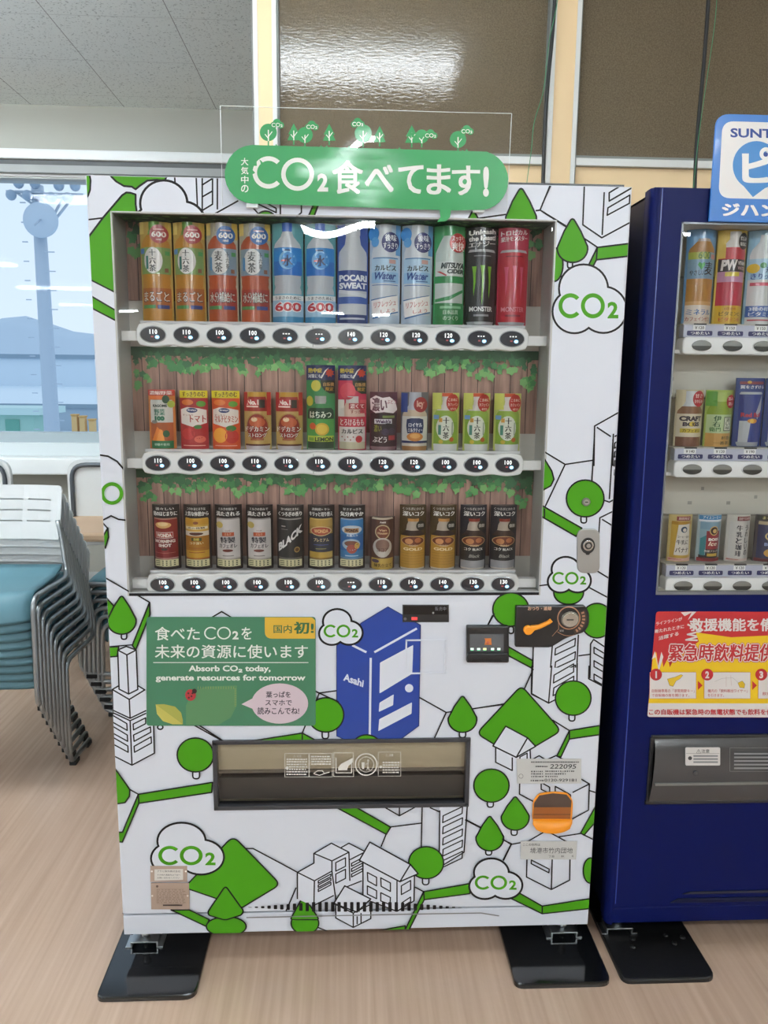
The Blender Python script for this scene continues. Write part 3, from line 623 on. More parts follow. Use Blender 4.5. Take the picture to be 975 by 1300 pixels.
for r, (zt, zb) in enumerate(((1.775, 1.585), (1.484, 1.293), (1.205, .998))):
    b = MB(); b.box(x0+.001, x1-.001, .096, .0985, zb, zt, WOOD); wd = b.build('wood_backdrop', vm)
    L = MB(); k = 0; n = 190
    def leaf(cx, cz, s, a, m, k):
        pts = []
        for q in range(10):
            an = a+2*PI*q/10; rr = s*(1 if q % 2 == 0 else .72)*(1.35 if q == 0 else 1)
            pts.append((cx+rr*math.cos(an), .0955-k*.00001, cz+rr*math.sin(an)))
        L.add(pts, [list(range(10))], m)
    for x in [x0+.004+(x1-x0-.008)*i/60 for i in range(61)]:
        dep = .030+.016*(.5+.5*math.sin(x*47+r))+.012*RND.random()+(.03 if x < x0+.05 or x > x1-.05 else 0)
        for q in range(6):
            t = RND.random(); z = zt-.006-dep*t; s = .0055+.006*RND.random(); k += 1
            xx = min(x1-.012, max(x0+.012, x+RND.uniform(-.008, .008)))
            leaf(xx, z, s, -PI/2+RND.uniform(-.9, .9), LEAF[(3, 0, 5, 1, 2, 4)[min(5, max(0, int(t*5.2+RND.uniform(-.8, 1.0))))]], k)
    L.add([(x0+.001, .0957, zt-.02), (x1-.001, .0957, zt-.02), (x1-.001, .0957, zt), (x0+.001, .0957, zt)], [[0, 1, 2, 3]], LEAF[3])
    if r == 0:                                   # the print runs on under the top of the case
        for i in range(420):
            x = RND.uniform(x0+.01, x1-.01); yy = RND.uniform(.02, .09); s = RND.uniform(.006, .012); a_ = RND.uniform(0, 6); z_ = WIN_H[3]-.0008-i*.000002
            L.add([(x+s*(1 if q % 2 == 0 else .7)*math.cos(a_+PI*q/5), yy+s*.8*(1 if q % 2 == 0 else .7)*math.sin(a_+PI*q/5), z_) for q in range(10)], [list(range(10))], LEAF[i % 6])
        L.add([(x0+.001, .012, WIN_H[3]-.0005), (x1-.001, .012, WIN_H[3]-.0005), (x1-.001, .096, WIN_H[3]-.0005), (x0+.001, .096, WIN_H[3]-.0005)], [[0, 1, 2, 3]], LEAF[3])
    o = L.build('leaf_print', wd); o['label'] = 'printed green leaves along the top of the planks'
# glass pane, slightly warped as rolled sheet
b = MB(); nx, nz = 48, 30; vs = []; fs = []
for j in range(nz+1):
    for i in range(nx+1):
        x = x0+(x1-x0)*i/nx; z = WIN_H[2]+(WIN_H[3]-WIN_H[2])*j/nz
        vs.append((x, .0085+.00055*math.sin(x*33+1.1)*math.sin(z*9), z))
for j in range(nz):
    for i in range(nx): a = j*(nx+1)+i; fs.append([a, a+1, a+nx+2, a+nx+1])
b.add(vs, fs, GLASS, True); b.build('display_glass', vm)

RAILW = M('ecebe9', .35, coat=.2, name='rail_white'); TRAY = M('9a9a9c', .3, name='tray_grey'); BTN = M('2b2f3a', .18, coat=.6, name='button_dark'); RIM = M('a3a7ab', .3, .6, name='button_rim')
DIG = M('ffffff', emit=1.0, name='digit_white'); LED = M('8fc4ff', emit=1.6, name='led_blue'); REDP = M('b0484e', .5, emit=.12, name='print_red_small'); LEDH = M('d8ecff', emit=1.8, name='led_core')
LEDFILL = M('f4f6ff', emit=4.2, name='fill_led_white')
PRICES = (('110', '110', '100', '100', '---', '---', '140', '120', '120', '120', '---', '---'), ('110', '100', '100', '110', '110', '110', '110', '120', '120', '100', '100', '100'),
          ('100', '100', '100', '100', '100', '100', '---', '110', '140', '140', '130', '130'))
def ell_flat(mb, cx, cz, rx, rz, y, m, n=28): mb.add([(cx+rx*math.cos(2*PI*k/n), y, cz+rz*math.sin(2*PI*k/n)) for k in range(n)], [list(range(n))[::-1]], m)
def txt(mb, s, x0, x1, z0, z1, y, m, bold=.0, shear=0):
    v, f = text_mesh(s, bold, shear, True); n = max(1, _N[(s, bold, shear, True)]); mb.add([(x0+a*(x1-x0), y-(i//n)*1e-5, z1+(z0-z1)*c) for i, (a, c) in enumerate(v)], f, m)
for r, rz in enumerate(ROWZ):
    top, bot = [], []; xl, xr = SX0-.0365, SX0+11*SDX+.0375
    n = 144
    for i in range(n+1):
        x = xl+(xr-xl)*i/n; c = .0018*math.cos(2*PI*(x-SX0)/SDX)
        e = min(x-xl, xr-x); k = .012*(1-math.sqrt(max(0, 1-(1-min(1, e/.012))**2)))
        top.append((x, rz+.0245+c-k)); bot.append((x, rz-.0245-c+k))
    b = MB(); b.prism(bot+top[::-1], .014, .05, RAILW, .003); b.box(x0, x1, .03, .05, rz-.013, rz+.008, RAILW)
    b.box(xl+.38, xl+.3815, .0135, .02, rz-.022, rz+.022, M('9c9c9a', .5))
    rail = b.build('button_rail', vm)
    b = MB(); b.box(xl+.01, xr-.01, .056, .068, rz-.0225, rz-.0195, LEDFILL); b.build('fill_led_strip', rail)  # added glow strip, hidden under the rail, brightens the display case
    b = MB(); b.box(xl+.004, xr-.004, .028, .094, rz+.0245, rz+.028, TRAY, .001); b.box(xl+.006, xr-.006, .026, .034, rz+.024, rz+.030, M('c4c4c6', .2, name='tray_lip'), .001); b.build('shelf_tray', rail)
    for i in range(12):
        cx = SX0+i*SDX; g = MB()
        g.disc((cx, rz), .0288, .0185, .012, .02, RIM, 32, .0015); g.disc((cx, rz), .0268, .0165, .0105, .015, BTN, 32, .001)
        y = .0102; p = PRICES[r][i]
        if p == '---':
            for q in range(3): g.box(cx-.0055+q*.006, cx-.0022+q*.006, y-.0001, y, rz+.0038, rz+.0062, DIG)
        else:
            for q, ch in enumerate(p):
                if ch == '1': txt(g, '1', cx-.008+q*.0062+.0012, cx-.008+q*.0062+.0032, rz+.001, rz+.0105, y, DIG, .02)
                else: txt(g, ch, cx-.008+q*.0062, cx-.003+q*.0062, rz+.001, rz+.0105, y, DIG, .02)
        g.box(cx-.004, cx+.001, y-.0001, y, rz-.0062, rz-.0032, REDP); g.add([(cx+.0092+.0048*math.cos(2*PI*k/12), y-.0001, rz-.0055+.0038*math.sin(2*PI*k/12)) for k in range(12)], [list(range(12))[::-1]], LED)
        ell_flat(g, cx+.0092, rz-.0055, .0028, .002, y-.0003, LEDH, 10)
        g.build('select_button', rail)

# ---------------------------------------------------------------- display packs
def pm(h): return M(h, .32, coat=.35, name='pack_print', g=1.0)
class Pack:
    """display pack: curved printed sheet, bottle or can standing out of it; fx, fy run 0..1 from the top left of the sheet"""
    NC = 12
    def __init__(s, w, h, bg, D=.017): s.w = w; s.h = h; s.bg = bg; s.D = D; s.parts = {}; s.k = 0; s.prof = None; s.rel = 0
    def S(s, u): return -s.D*(1-min(1, abs(2*u/s.w))**2)
    def R(s, fy):
        if not s.prof: return 0
        pr = s.prof
        if fy < pr[0][0] or fy > pr[-1][0]: return 0
        for (a, ra), (c, rc) in zip(pr, pr[1:]):
            if a <= fy <= c: return ra+(rc-ra)*(fy-a)/max(1e-6, c-a)
        return 0
    def surf(s, u, v):
        y = s.S(u); r = s.R(1-v/s.h)*s.w
        if r > 0 and abs(u) < r: y -= s.rel*(1-(u/r)**2)
        return y
    def poly(s, part, pts, c, lift=0):
        s.k += 1; s.parts.setdefault(part, []).append((pts, [list(range(len(pts)))], c, s.k, lift, 0)); return s
    def rect(s, part, x0, y0, x1, y1, c, lift=0): return s.poly(part, [(x0, y0), (x1, y0), (x1, y1), (x0, y1)], c, lift)
    def ell(s, part, cx, cy, rx, ry, c, lift=0, n=22): return s.poly(part, circ(cx, cy, rx, ry, n), c, lift)
    def text(s, part, body, x0, y0, x1, y1, c, bold=.02, lift=0, shear=0, dy=0):
        v, f = text_mesh(body, bold, shear, True); s.k += 1
        s.parts.setdefault(part, []).append(([(x0+a*(x1-x0), y0+b*(y1-y0)+a*dy) for a, b in v], f, c, s.k, lift, max(1, _N[(body, bold, shear, True)]))); return s
    def vtext(s, part, body, cx, y0, y1, wd, c, bold=.03, lift=0):
        n = len(body); hh = (y1-y0)/n
        for i, ch in enumerate(body): s.text(part, ch, cx-wd/2, y0+i*hh+hh*.06, cx+wd/2, y0+(i+1)*hh-hh*.06, c, bold, lift)
        return s
    def body(s, prof, bands, rel=.0045, name='bottle'): s.prof = prof; s.bands = bands; s.rel = rel; s.bname = name; return s
    def build(s, name, loc, label, cat, group):
        t = root(name, loc, label, cat, group); w, h = s.w, s.h
        us = [-w/2+w*i/s.NC for i in range(s.NC+1)]
        b = MB(); vs = []; fs = []
        for u in us: vs += [(u, s.S(u), 0), (u, s.S(u), h)]
        for i in range(s.NC): fs.append([2*i, 2*i+2, 2*i+3, 2*i+1])
        n = len(vs); vs += [(-w/2, .004, 0), (w/2, .004, 0), (w/2, .004, h), (-w/2, .004, h)]
        fs += [[2*i+1 for i in range(s.NC+1)]+[n+2, n+3], ([2*i for i in range(s.NC+1)]+[n+1, n])[::-1], [n+1, n, n+3, n+2], [n, 0, 1, n+3], [2*s.NC, n+1, n+2, 2*s.NC+1]]
        b.add(vs, fs, pm(s.bg)); b.build('backing_card', t, False)
        if s.prof:
            fys = set()
            pr = s.prof
            for (a, _), (c, _) in zip(pr, pr[1:]):
                for i in range(4): fys.add(a+(c-a)*i/3)
            for a, _c in s.bands: fys.add(a)
            fys = sorted(f for f in fys if pr[0][0] <= f <= pr[-1][0]); b = MB(); nt = 12
            for f0, f1 in zip(fys, fys[1:]):
                if f1-f0 < 1e-6: continue
                mid = (f0+f1)/2; c = [q for q in s.bands if q[0] <= mid][-1][1]; vs = []; fs = []
                for fy in (f0, f1):
                    R = s.R(fy+1e-9 if fy == f0 else fy-1e-9)*w
                    for i in range(nt+1):
                        tt = -1+2*i/nt; u = R*tt; vs.append((u, s.S(u)-.0005-s.rel*(1-tt*tt), h*(1-fy)))
                for i in range(nt): fs.append([i, nt+1+i, nt+2+i, i+1])
                b.add(vs, fs, pm(c))
            b.build(s.bname, t, False)
        for part, items in s.parts.items():
            o = MB()
            for pts, fcs, c, k, lift, tn in items:
                bm_ = bmesh.new(); vv = [bm_.verts.new(((p[0]-.5)*w, -(i_//tn)*8e-6 if tn else 0, (1-p[1])*h)) for i_, p in enumerate(pts)]
                for f in fcs:
                    try: bm_.faces.new([vv[i] for i in f])
                    except ValueError: pass
                for u in us[1:-1]: bmesh.ops.bisect_plane(bm_, geom=bm_.verts[:]+bm_.edges[:]+bm_.faces[:], plane_co=(u, 0, 0), plane_no=(1, 0, 0), dist=1e-7)
                if s.prof and not lift and len(fcs) == 1:
                    z0 = min(p[1] for p in pts); z1 = max(p[1] for p in pts)
                    for q in range(1, 8): bmesh.ops.bisect_plane(bm_, geom=bm_.verts[:]+bm_.edges[:]+bm_.faces[:], plane_co=(0, 0, (1-(z0+(z1-z0)*q/8))*h), plane_no=(0, 0, 1), dist=1e-7)
                for v in bm_.verts:
                    u, z = v.co.x, v.co.z
                    y = (s.S(u)-s.rel-.0012 if lift else s.surf(u, z)-.0011)-k*.00003; v.co.y += y
                for f in bm_.faces:
                    f.normal_update()
                    if f.normal.y > 0: f.normal_flip()
                o.bm(bm_, pm(c))
            o.build(part, t, False)
        return t

B600 = [(.0, .165), (.085, .165), (.09, .19), (.12, .2), (.17, .36), (.21, .44), (.255, .46), (.52, .46), (.55, .43), (.6, .44), (.63, .42), (.66, .45), (1.0, .46)]
PW_, PH1 = .0675, .210
def tea600(bg, cen, liq, liq2, badge, lab, oval, word, small, bottom, fill):
    p = Pack(PW_, PH1, bg).body(B600, [(0, cen), (.13, liq), (.255, lab), (.52, liq), (.66, liq2), (.86, liq)])
    p.rect('card_print', .0, .0, .16, .12, 'd8c070'); p.rect('card_print', .84, .0, 1, .16, 'd0b050')
    p.ell('label', .45, .385, .3, .13, oval)
    if word: p.vtext('label', '十六茶', .44, .27, .50, .22, '1c1a18', .05); p.rect('label', .22, .34, .30, .47, '3f8078'); p.rect('label', .02, .265, .16, .315, '4a7fc4')
    else: p.vtext('label', '麦茶', .42, .275, .50, .26, '1c1a18', .05); p.vtext('label', '十六茶', .7, .29, .46, .11, '2c2a28', .03); p.rect('label', .12, .34, .20, .47, '4c86b8')
    p.rect('label', .82, .29, .94, .33, '4f9a55'); p.rect('label', .80, .46, .9, .5, '8a5a40')
    p.ell('badge', .66, .125, .285, .092, badge, 1); p.text('badge', '600', .44, .1, .88, .155, 'f2ece4', .03, 1); p.text('badge', 'ml', .58, .166, .74, .188, 'e8d8d0', .02, 1); p.rect('badge', .5, .072, .82, .085, 'e0b8b0', 1)
    p.text('caption', bottom, .08, .685, .92, .80, '2a1c18', .09); p.text('caption', bottom, .1, .692, .9, .793, fill, .015)
    p.rect('caption', .06, .83, .5, .865, '4a8a4c'); p.rect('caption', .56, .83, .9, .868, '38457f')
    return p
def water():
    p = Pack(PW_, .212, '5f9fa4').body([(.0, .16), (.10, .16), (.105, .18), (.13, .2), (.2, .4), (.25, .45), (.5, .46), (.53, .42), (.6, .43), (.63, .40), (.67, .44), (1, .44)], [(0, '3866b8'), (.085, 'c9ccd0'), (.24, '2f86cc'), (.375, '2a6fbe'), (.515, 'b9bdc2'), (.7, '7fb7cc')])
    p.ell('label', .5, .365, .27, .092, '8fc6ea'); p.ell('label', .56, .365, .25, .08, '3f8ed0'); p.text('label', '水', .34, .315, .68, .425, '1d2b52', .05); p.rect('label', .3, .362, .48, .378, 'd05a4a'); p.rect('label', .36, .262, .6, .274, '183060')
    p.rect('caption', .0, .715, 1, .765, 'e6e6e4'); p.text('caption', 'うまさのために', .08, .725, .92, .757, '30343c', .03); p.rect('caption', .0, .765, 1, .93, '9fc3da')
    p.text('caption', '600', .05, .775, .97, .885, 'f4f0f0', .11); p.text('caption', '600', .08, .785, .94, .875, 'c03038', .03); p.rect('caption', .0, .93, 1, 1, '3c86b0'); return p
def pocari():
    p = Pack(PW_, .212, '3a55a0').body([(.0, .24), (.105, .24), (.115, .22), (.2, .26), (.27, .44), (.32, .46), (.62, .46), (1, .46)], [(0, 'c8c9cc'), (.455, '2b4488'), (.66, 'c4c6ca'), (.72, '3d5ea8'), (.79, 'c6c8cc'), (.9, '27396f')])
    p.text('label', 'POCARI', .06, .50, .96, .565, 'f0f0f2', .05); p.text('label', 'SWEAT', .06, .578, .96, .64, 'f0f0f2', .05)
    p.poly('label', [(.05, .645), (.95, .69), (.95, .73), (.05, .68)], 'd4d6da'); p.rect('label', .08, .932, .9, .95, 'c8ccd8'); return p
def calpis():
    p = Pack(PW_, .213, 'bccbdc').body([(.0, .2), (.1, .2), (.2, .36), (.27, .43), (.33, .44), (1, .44)], [(0, 'dadde2'), (.33, 'b8d4e8'), (.47, '9fc6e4'), (.58, 'cfd3d8'), (.9, 'b9c7d6')])
    p.ell('card_print', .12, .09, .17, .07, '3f90d8'); p.ell('card_print', .17, .17, .12, .05, '64a8e0'); p.rect('card_print', .84, 0, 1, .3, '5f9cd0')
    p.ell('badge', .66, .175, .29, .1, '262a66', 1); p.text('badge', '後味', .48, .1, .86, .165, 'f0f0f4', .04, 1); p.text('badge', 'すっきり', .42, .18, .9, .24, 'f0f0f4', .04, 1)
    p.rect('label', .1, .325, .92, .335, '3d7cb0'); p.rect('label', .62, .345, .84, .385, 'd8a8a0'); p.text('label', 'カルピス', .16, .40, .86, .455, '1a1c24', .06); p.text('label', 'Water', .16, .47, .86, .545, '2a4a90', .03, 0, .3); p.rect('label', .44, .555, .84, .565, '4a6a9a'); p.rect('label', .08, .595, .92, .602, '3a6fb0')
    p.poly('caption', [(.04, .745), (.88, .695), (.9, .7), (.06, .755)], '2f6aa0', 1); p.poly('caption', [(.06, .755), (.92, .70), (.94, .86), (.1, .925)], 'efe8e4', 1); p.text('caption', 'リフレッシュ', .14, .775, .86, .835, 'c05048', .02, 1, 0, -.035); p.text('caption', 'しよう', .36, .85, .84, .885, 'c05048', .02, 1, 0, -.02); p.poly('caption', [(.1, .925), (.94, .86), (.94, .872), (.1, .94)], '2f6aa0', 1); return p
def cider():
    p = Pack(PW_, .213, '3f9a5c').body([(.0, .2), (.09, .2), (.17, .33), (.26, .45), (.32, .46), (1, .46)], [(0, '3f9a5c'), (.1, 'c9d2cc'), (.5, '2f8a4c'), (.57, 'c7cec9'), (.77, '2a7d42')])
    p.ell('badge', .74, .17, .28, .095, 'b8322f', 1); p.text('badge', 'スッキリ', .54, .1, .96, .155, 'f4e8e4', .04, 1); p.text('badge', '爽快', .54, .16, .96, .25, 'f4e8e4', .05, 1)
    p.rect('label', .06, .355, .94, .5, 'd7dcd8'); p.text('label', 'MITSUYA', .2, .365, .98, .425, '22302c', .06, 0, .2); p.text('label', 'CIDER', .4, .43, .98, .475, '22302c', .06, 0, .2); p.poly('label', [(.08, .45), (.18, .45), (.4, .49), (.36, .5)], 'c04040')
    p.poly('label', [(.05, .73), (.5, .7), (.95, .63), (.95, .66), (.5, .74), (.05, .76)], '2f8a4c'); p.text('caption', '日本品質', .3, .84, .8, .885, 'cfe6d0', .02); p.text('caption', 'のつくり', .3, .9, .8, .945, 'cfe6d0', .02); p.rect('caption', .2, .8, .9, .825, '8fc49a'); return p
def monster(card, can, claw, word, head, tx):
    p = Pack(PW_, .212, card).body([(.225, .40), (.245, .44), (.28, .46), (.95, .46), (.985, .41)], [(0, 'b4b6b8'), (.25, can), (.955, 'a9abae')], .006, 'can')
    for i, ln_ in enumerate(head): p.text('header', ln_, .06, .035+i*.06, .94, .085+i*.06, 'e9e6e2', .04, 0, 0, -.02)
    for cx, top, bot, wd in ((.24, .395, .70, .13), (.5, .385, .79, .15), (.74, .395, .72, .13)):
        p.poly('label', [(cx-wd*.5, top), (cx+wd*.5, top), (cx+wd*.32, top+.08), (cx+wd*.36, top+.16), (cx+wd*.1, bot-.05), (cx, bot), (cx-wd*.12, bot-.07), (cx-wd*.1, top+.15), (cx-wd*.25, top+.07)], claw)
    p.text('label', 'MONSTER', .12, .80, .88, .85, word, .03); p.rect('label', .25, .88, .75, .9, tx); p.rect('label', .22, .285, .78, .295, tx); return p
def carton(head, headtx, bg, *draw):
    p = Pack(.058, .132, bg, .010).body([(.0, .47), (1, .47)], [(0, head), (.11, bg)], .002, 'carton'); return p
def yasai():
    p = Pack(.059, .132, 'c87838', .011).body([(.17, .40), (.2, .42), (.99, .42)], [(0, 'd8d6d0'), (.55, 'b05a34'), (.86, '2f7a4c')], .004, 'carton')
    p.rect('header', 0, 0, 1, .1, 'b83a34'); p.text('header', '濃縮野菜', .06, .02, .92, .085, 'f0e0d8', .05); p.rect('header', .05, .1, .62, .16, 'e0743a'); p.ell('header', .7, .16, .13, .07, '2a4f34', 1); p.ell('header', .88, .24, .13, .06, 'a8b84a', 1)
    p.text('label', 'KAGOME', .2, .245, .74, .29, '2b3a34', .05); p.text('label', '野菜', .24, .32, .66, .43, '3f7f68', .06); p.text('label', '100', .26, .44, .64, .52, '2c7a5c', .09); p.ell('label', .24, .54, .12, .03, '8a8a86')
    p.poly('label', [(.12, .86), (.35, .62), (.47, .68), (.3, .86)], 'e8863a'); p.poly('label', [(.3, .86), (.45, .66), (.55, .68), (.62, .86)], 'f09a48'); p.ell('label', .68, .74, .12, .06, '2f5a38'); p.text('label', '砂糖不使用', .22, .9, .78, .945, 'c8e0cc', .02); return p
def bireley(main, fruit, word, wc):
    p = Pack(.062, .131, main, .010).body([(.13, .46), (1, .46)], [(0, main)], .003, 'carton')
    p.rect('header', 0, 0, 1, .125, 'dccb2c'); p.text('header', 'すっきりのむ', .1, .02, .92, .105, '5a3a1c', .05)
    p.ell('label', .3, .2, .22, .05, 'e07a3a'); p.ell('label', .78, .225, .16, .05, '5f9a3a'); p.poly('label', [(.04, .32), (.3, .28), (.7, .3), (.96, .33), (.96, .55), (.5, .62), (.04, .56)], 'e6dcd4'); p.ell('label', .46, .335, .2, .042, '28386e'); p.text('label', 'Bireleys', .3, .315, .62, .352, 'e8e8f0', .02, 0, .2)
    p.text('label', word, .1 if len(word) > 4 else .38, .42, .94, .54, wc, .05); p.text('label', 'すっきり', .1, .40, .5, .43, '904038', .02)
    for cx, cy, rx, ry, c in fruit: p.ell('label', cx, cy, rx, ry, c)
    p.rect('label', .1, .93, .9, .945, 'e8b0a0'); return p
def dodeca():
    p = Pack(.060, .129, 'b8a05c').body([(0, .3), (.1, .33), (.25, .43), (.34, .46), (.92, .46), (.96, .46), (1, .43)], [(0, 'c0943c'), (.08, '9c2f2a'), (.33, 'c0a060'), (.90, '5a2a20'), (.93, 'c4bcc0')])
    p.rect('card_print', 0, 0, .14, .33, 'b02f2c'); p.rect('card_print', .86, 0, 1, .4, 'b8342c')
    p.rect('label', .06, .115, .56, .27, 'b03036'); p.text('label', 'No.1', .12, .13, .58, .22, 'f2e6e0', .06); p.rect('label', .6, .13, .8, .27, '3a3430'); p.rect('label', .1, .235, .56, .262, 'e8d0c4')
    p.ell('label', .5, .60, .43, .245, 'a98a4c'); p.ell('label', .5, .60, .39, .225, '8e2a22'); p.ell('label', .5, .52, .3, .09, 'c2603c'); p.ell('label', .4, .47, .12, .04, 'e0c8a4')
    p.text('label', 'ドデカミン', .04, .58, .96, .69, '2c1410', .10); p.text('label', 'ドデカミン', .05, .588, .95, .682, 'f4efe8', .035); p.text('label', 'ストロング', .14, .70, .86, .785, '2c1410', .10); p.text('label', 'ストロング', .15, .706, .85, .78, 'f4efe8', .035); p.rect('label', .25, .8, .75, .835, 'a05a38'); return p
def lemon():
    p = Pack(.064, .190, '3c8a54').body([(.36, .2), (.43, .2), (.445, .17), (.47, .3), (.53, .45), (.58, .46), (1, .46)], [(0, 'aab0ac'), (.45, '3f8a50'), (.50, '1c3f2c'), (.63, '4c9a4c'), (.83, 'b8c848'), (.90, '24402c'), (.98, '8a9a8c')])
    heat(p); p.ell('card_print', .34, .24, .17, .065, 'c8c04a'); p.ell('card_print', .12, .42, .12, .06, 'bab23e')
    p.text('label', 'はちみつ', .12, .54, .88, .62, 'e8f0e0', .045); p.ell('label', .55, .75, .25, .075, 'd0a838'); p.ell('label', .55, .75, .19, .055, 'e0c04c'); p.ell('label', .22, .715, .11, .04, 'd8643a'); p.text('label', 'LEMON', .3, .845, .95, .895, '2c3a20', .04); p.rect('label', .08, .85, .26, .89, '7aa040'); return p
def heat(p):
    p.rect('header', 0, 0, 1, .175, '232a5c'); p.text('header', '熱中症', .06, .035, .56, .09, 'e0c83c', .06); p.text('header', '対策にも!', .06, .105, .56, .15, 'd8d8e0', .05)
    p.poly('header', [(.82+.17*(1 if k % 2 else .62)*math.cos(k*PI/8), .09+.056*(1 if k % 2 else .62)*math.sin(k*PI/8)) for k in range(16)], 'c2402c'); p.poly('header', [(.5, .15), (.66, .06), (.8, .025), (.68, .075), (.55, .155)], 'e8e4dc')
    p.poly('header', [(.5, .175), (1, .175), (1, .33), (.82, .33), (.62, .29), (.52, .24)], '16241c'); p.text('header', '自販機', .6, .2, .97, .245, 'c89a5c', .03); p.text('header', '限定', .68, .255, .95, .3, 'c89a3c', .03)
def peach():
    p = Pack(.064, .190, 'c03050').body([(.36, .22), (.43, .22), (.445, .24), (.5, .3), (.56, .44), (.6, .46), (1, .46)], [(0, 'cfc8c8'), (.44, 'd8b8a8'), (.60, 'bf3044'), (.72, 'd8d0cc'), (.90, 'c4bca0'), (.985, 'a83848')])
    heat(p); p.ell('card_print', .34, .3, .27, .1, 'd04a5a'); p.rect('card_print', 0, .4, .22, .6, 'dcd2cc'); p.rect('card_print', .78, .4, 1, .56, 'cf5560')
    p.rect('badge', .38, .44, .96, .51, 'a83038', 1); p.text('badge', '濃くて', .42, .448, .92, .502, 'f0d8d4', .05, 1); p.text('badge', 'すっきり', .44, .52, .92, .56, '9a3a3c', .03, 1)
    p.text('label', 'とろけるもも', .08, .625, .92, .705, 'f2e4e0', .045); p.text('label', 'カルピス', .12, .745, .88, .80, '241c20', .07); p.ell('label', .74, .865, .12, .042, 'bf3a40')
    for k in range(5): p.ell('label', .14+.1*k, .84+.035*(k % 2), .025, .009, '9a5050')
    return p
def grape():
    p = Pack(.062, .132, '5e3440').body([(.36, .46), (.38, .47), (.95, .47), (.99, .42)], [(0, '3a2028'), (.93, '8a6a70')], .005, 'can')
    p.poly('header', [(.0, .12), (.2, .06), (.45, .1), (.7, .08), (.92, .16), (1, .3), (.85, .36), (.5, .34), (.2, .36), (.02, .3)], 'e8dcdc', 1); p.text('header', '濃い', .06, .1, .62, .33, '5a1c38', .06, 1); p.text('header', 'ぶどう', .6, .13, .96, .2, 'b05060', .03, 1)
    p.rect('label', .16, .46, .8, .54, 'd8d4dc'); p.text('label', "Welch's", .2, .47, .76, .53, '4a2450', .05); p.ell('label', .66, .62, .26, .09, '241824'); p.ell('label', .56, .68, .14, .06, '40304a'); p.ell('label', .8, .67, .13, .06, '38283e'); p.text('label', '濃い', .14, .56, .42, .68, '8a8a3c', .04); p.text('label', 'ぶどう', .1, .76, .62, .86, 'ece4e4', .05); p.rect('label', .68, .74, .92, .82, 'a83038'); p.rect('label', .45, .40, .9, .44, '7a8a4a'); return p
def soup():
    p = Pack(.062, .132, '6a6a72').body([(.0, .22), (.22, .24), (.36, .43), (.42, .46), (.94, .46), (1, .44)], [(0, 'b4b8c4'), (.3, 'c8b49c'), (.41, 'd5d2cc'), (.83, '27315c'), (.87, 'cfc8bc'), (.92, 'a8794c')])
    p.rect('card_print', 0, .02, .22, .34, '34488c'); p.ell('badge', .69, .21, .26, .13, '9a2f34', 1); p.text('badge', 'icy', .54, .14, .84, .28, 'd8a89a', .05, 1)
    p.poly('label', [(.2, .46), (.36, .44), (.64, .44), (.8, .46), (.82, .58), (.78, .7), (.22, .7), (.18, .58)], '25315a'); p.text('label', 'ロイヤル', .26, .52, .76, .59, 'e8e8ec', .05); p.text('label', 'ミルクティー', .24, .61, .78, .68, 'e8e8ec', .04); p.ell('label', .5, .76, .3, .075, 'c8803c'); p.ell('label', .5, .745, .2, .04, 'dba058'); p.rect('label', .1, .835, .9, .862, '27315c'); return p
def tea280():
    p = Pack(.061, .131, 'bcc46c').body([(.06, .17), (.12, .17), (.13, .15), (.2, .17), (.3, .36), (.36, .43), (.44, .44), (.9, .45), (1, .43)], [(0, 'd4ccc8'), (.3, '93b048'), (.5, '88a83e'), (.88, 'd6d6d6')])
    p.rect('card_print', 0, 0, .3, .28, 'ccd06a'); p.rect('card_print', .32, 0, .72, .06, 'c8542c'); p.ell('badge', .72, .165, .25, .15, 'b5352c', 1); p.text('badge', 'こまめに', .54, .09, .92, .14, 'f0dcd0', .03, 1); p.text('badge', 'カフェイン', .53, .17, .93, .22, 'f0dcd0', .03, 1); p.text('badge', 'ゼロ', .62, .25, .84, .29, 'f0dcd0', .03, 1)
    p.ell('label', .46, .60, .33, .215, 'd9dccf'); p.vtext('label', '十六茶', .48, .41, .79, .24, '1c1c18', .05); p.rect('label', .2, .55, .3, .72, '4f8a7c'); p.rect('label', .04, .38, .22, .45, '6f9ad0'); p.rect('label', .22, .43, .34, .5, 'd8a048'); p.ell('label', .3, .84, .08, .035, 'c8b040'); p.ell('label', .7, .8, .09, .04, 'b8602c'); p.rect('label', .7, .5, .74, .72, '8a9a86'); return p
def canpack(bg, can, head, strip=True, top='b0a8a0'):
    p = Pack(.0615, .150, bg).body([(.195, .40), (.21, .425), (.24, .43), (.82, .43), (.835, .43)] if strip else [(.195, .40), (.21, .425), (.24, .43), (.96, .43), (.985, .4)], can, .006, 'can')
    p.text('header', head[0], .16, .035, .84, .075, 'dcd8d4', .03); p.text('header', head[1], .06, .095, .94, .165, 'f0eeea', .06)
    if strip:
        p.rect('info_strip', .07, .845, .93, .955, 'd9d3a8')
        for i in range(3):
            for k in range(4): p.rect('info_strip', .36+.14*k, .862+.03*i, .42+.14*k, .878+.03*i, '3a3a30')
            p.rect('info_strip', .1, .864+.03*i, .28, .876+.03*i, '55553c')
    return p
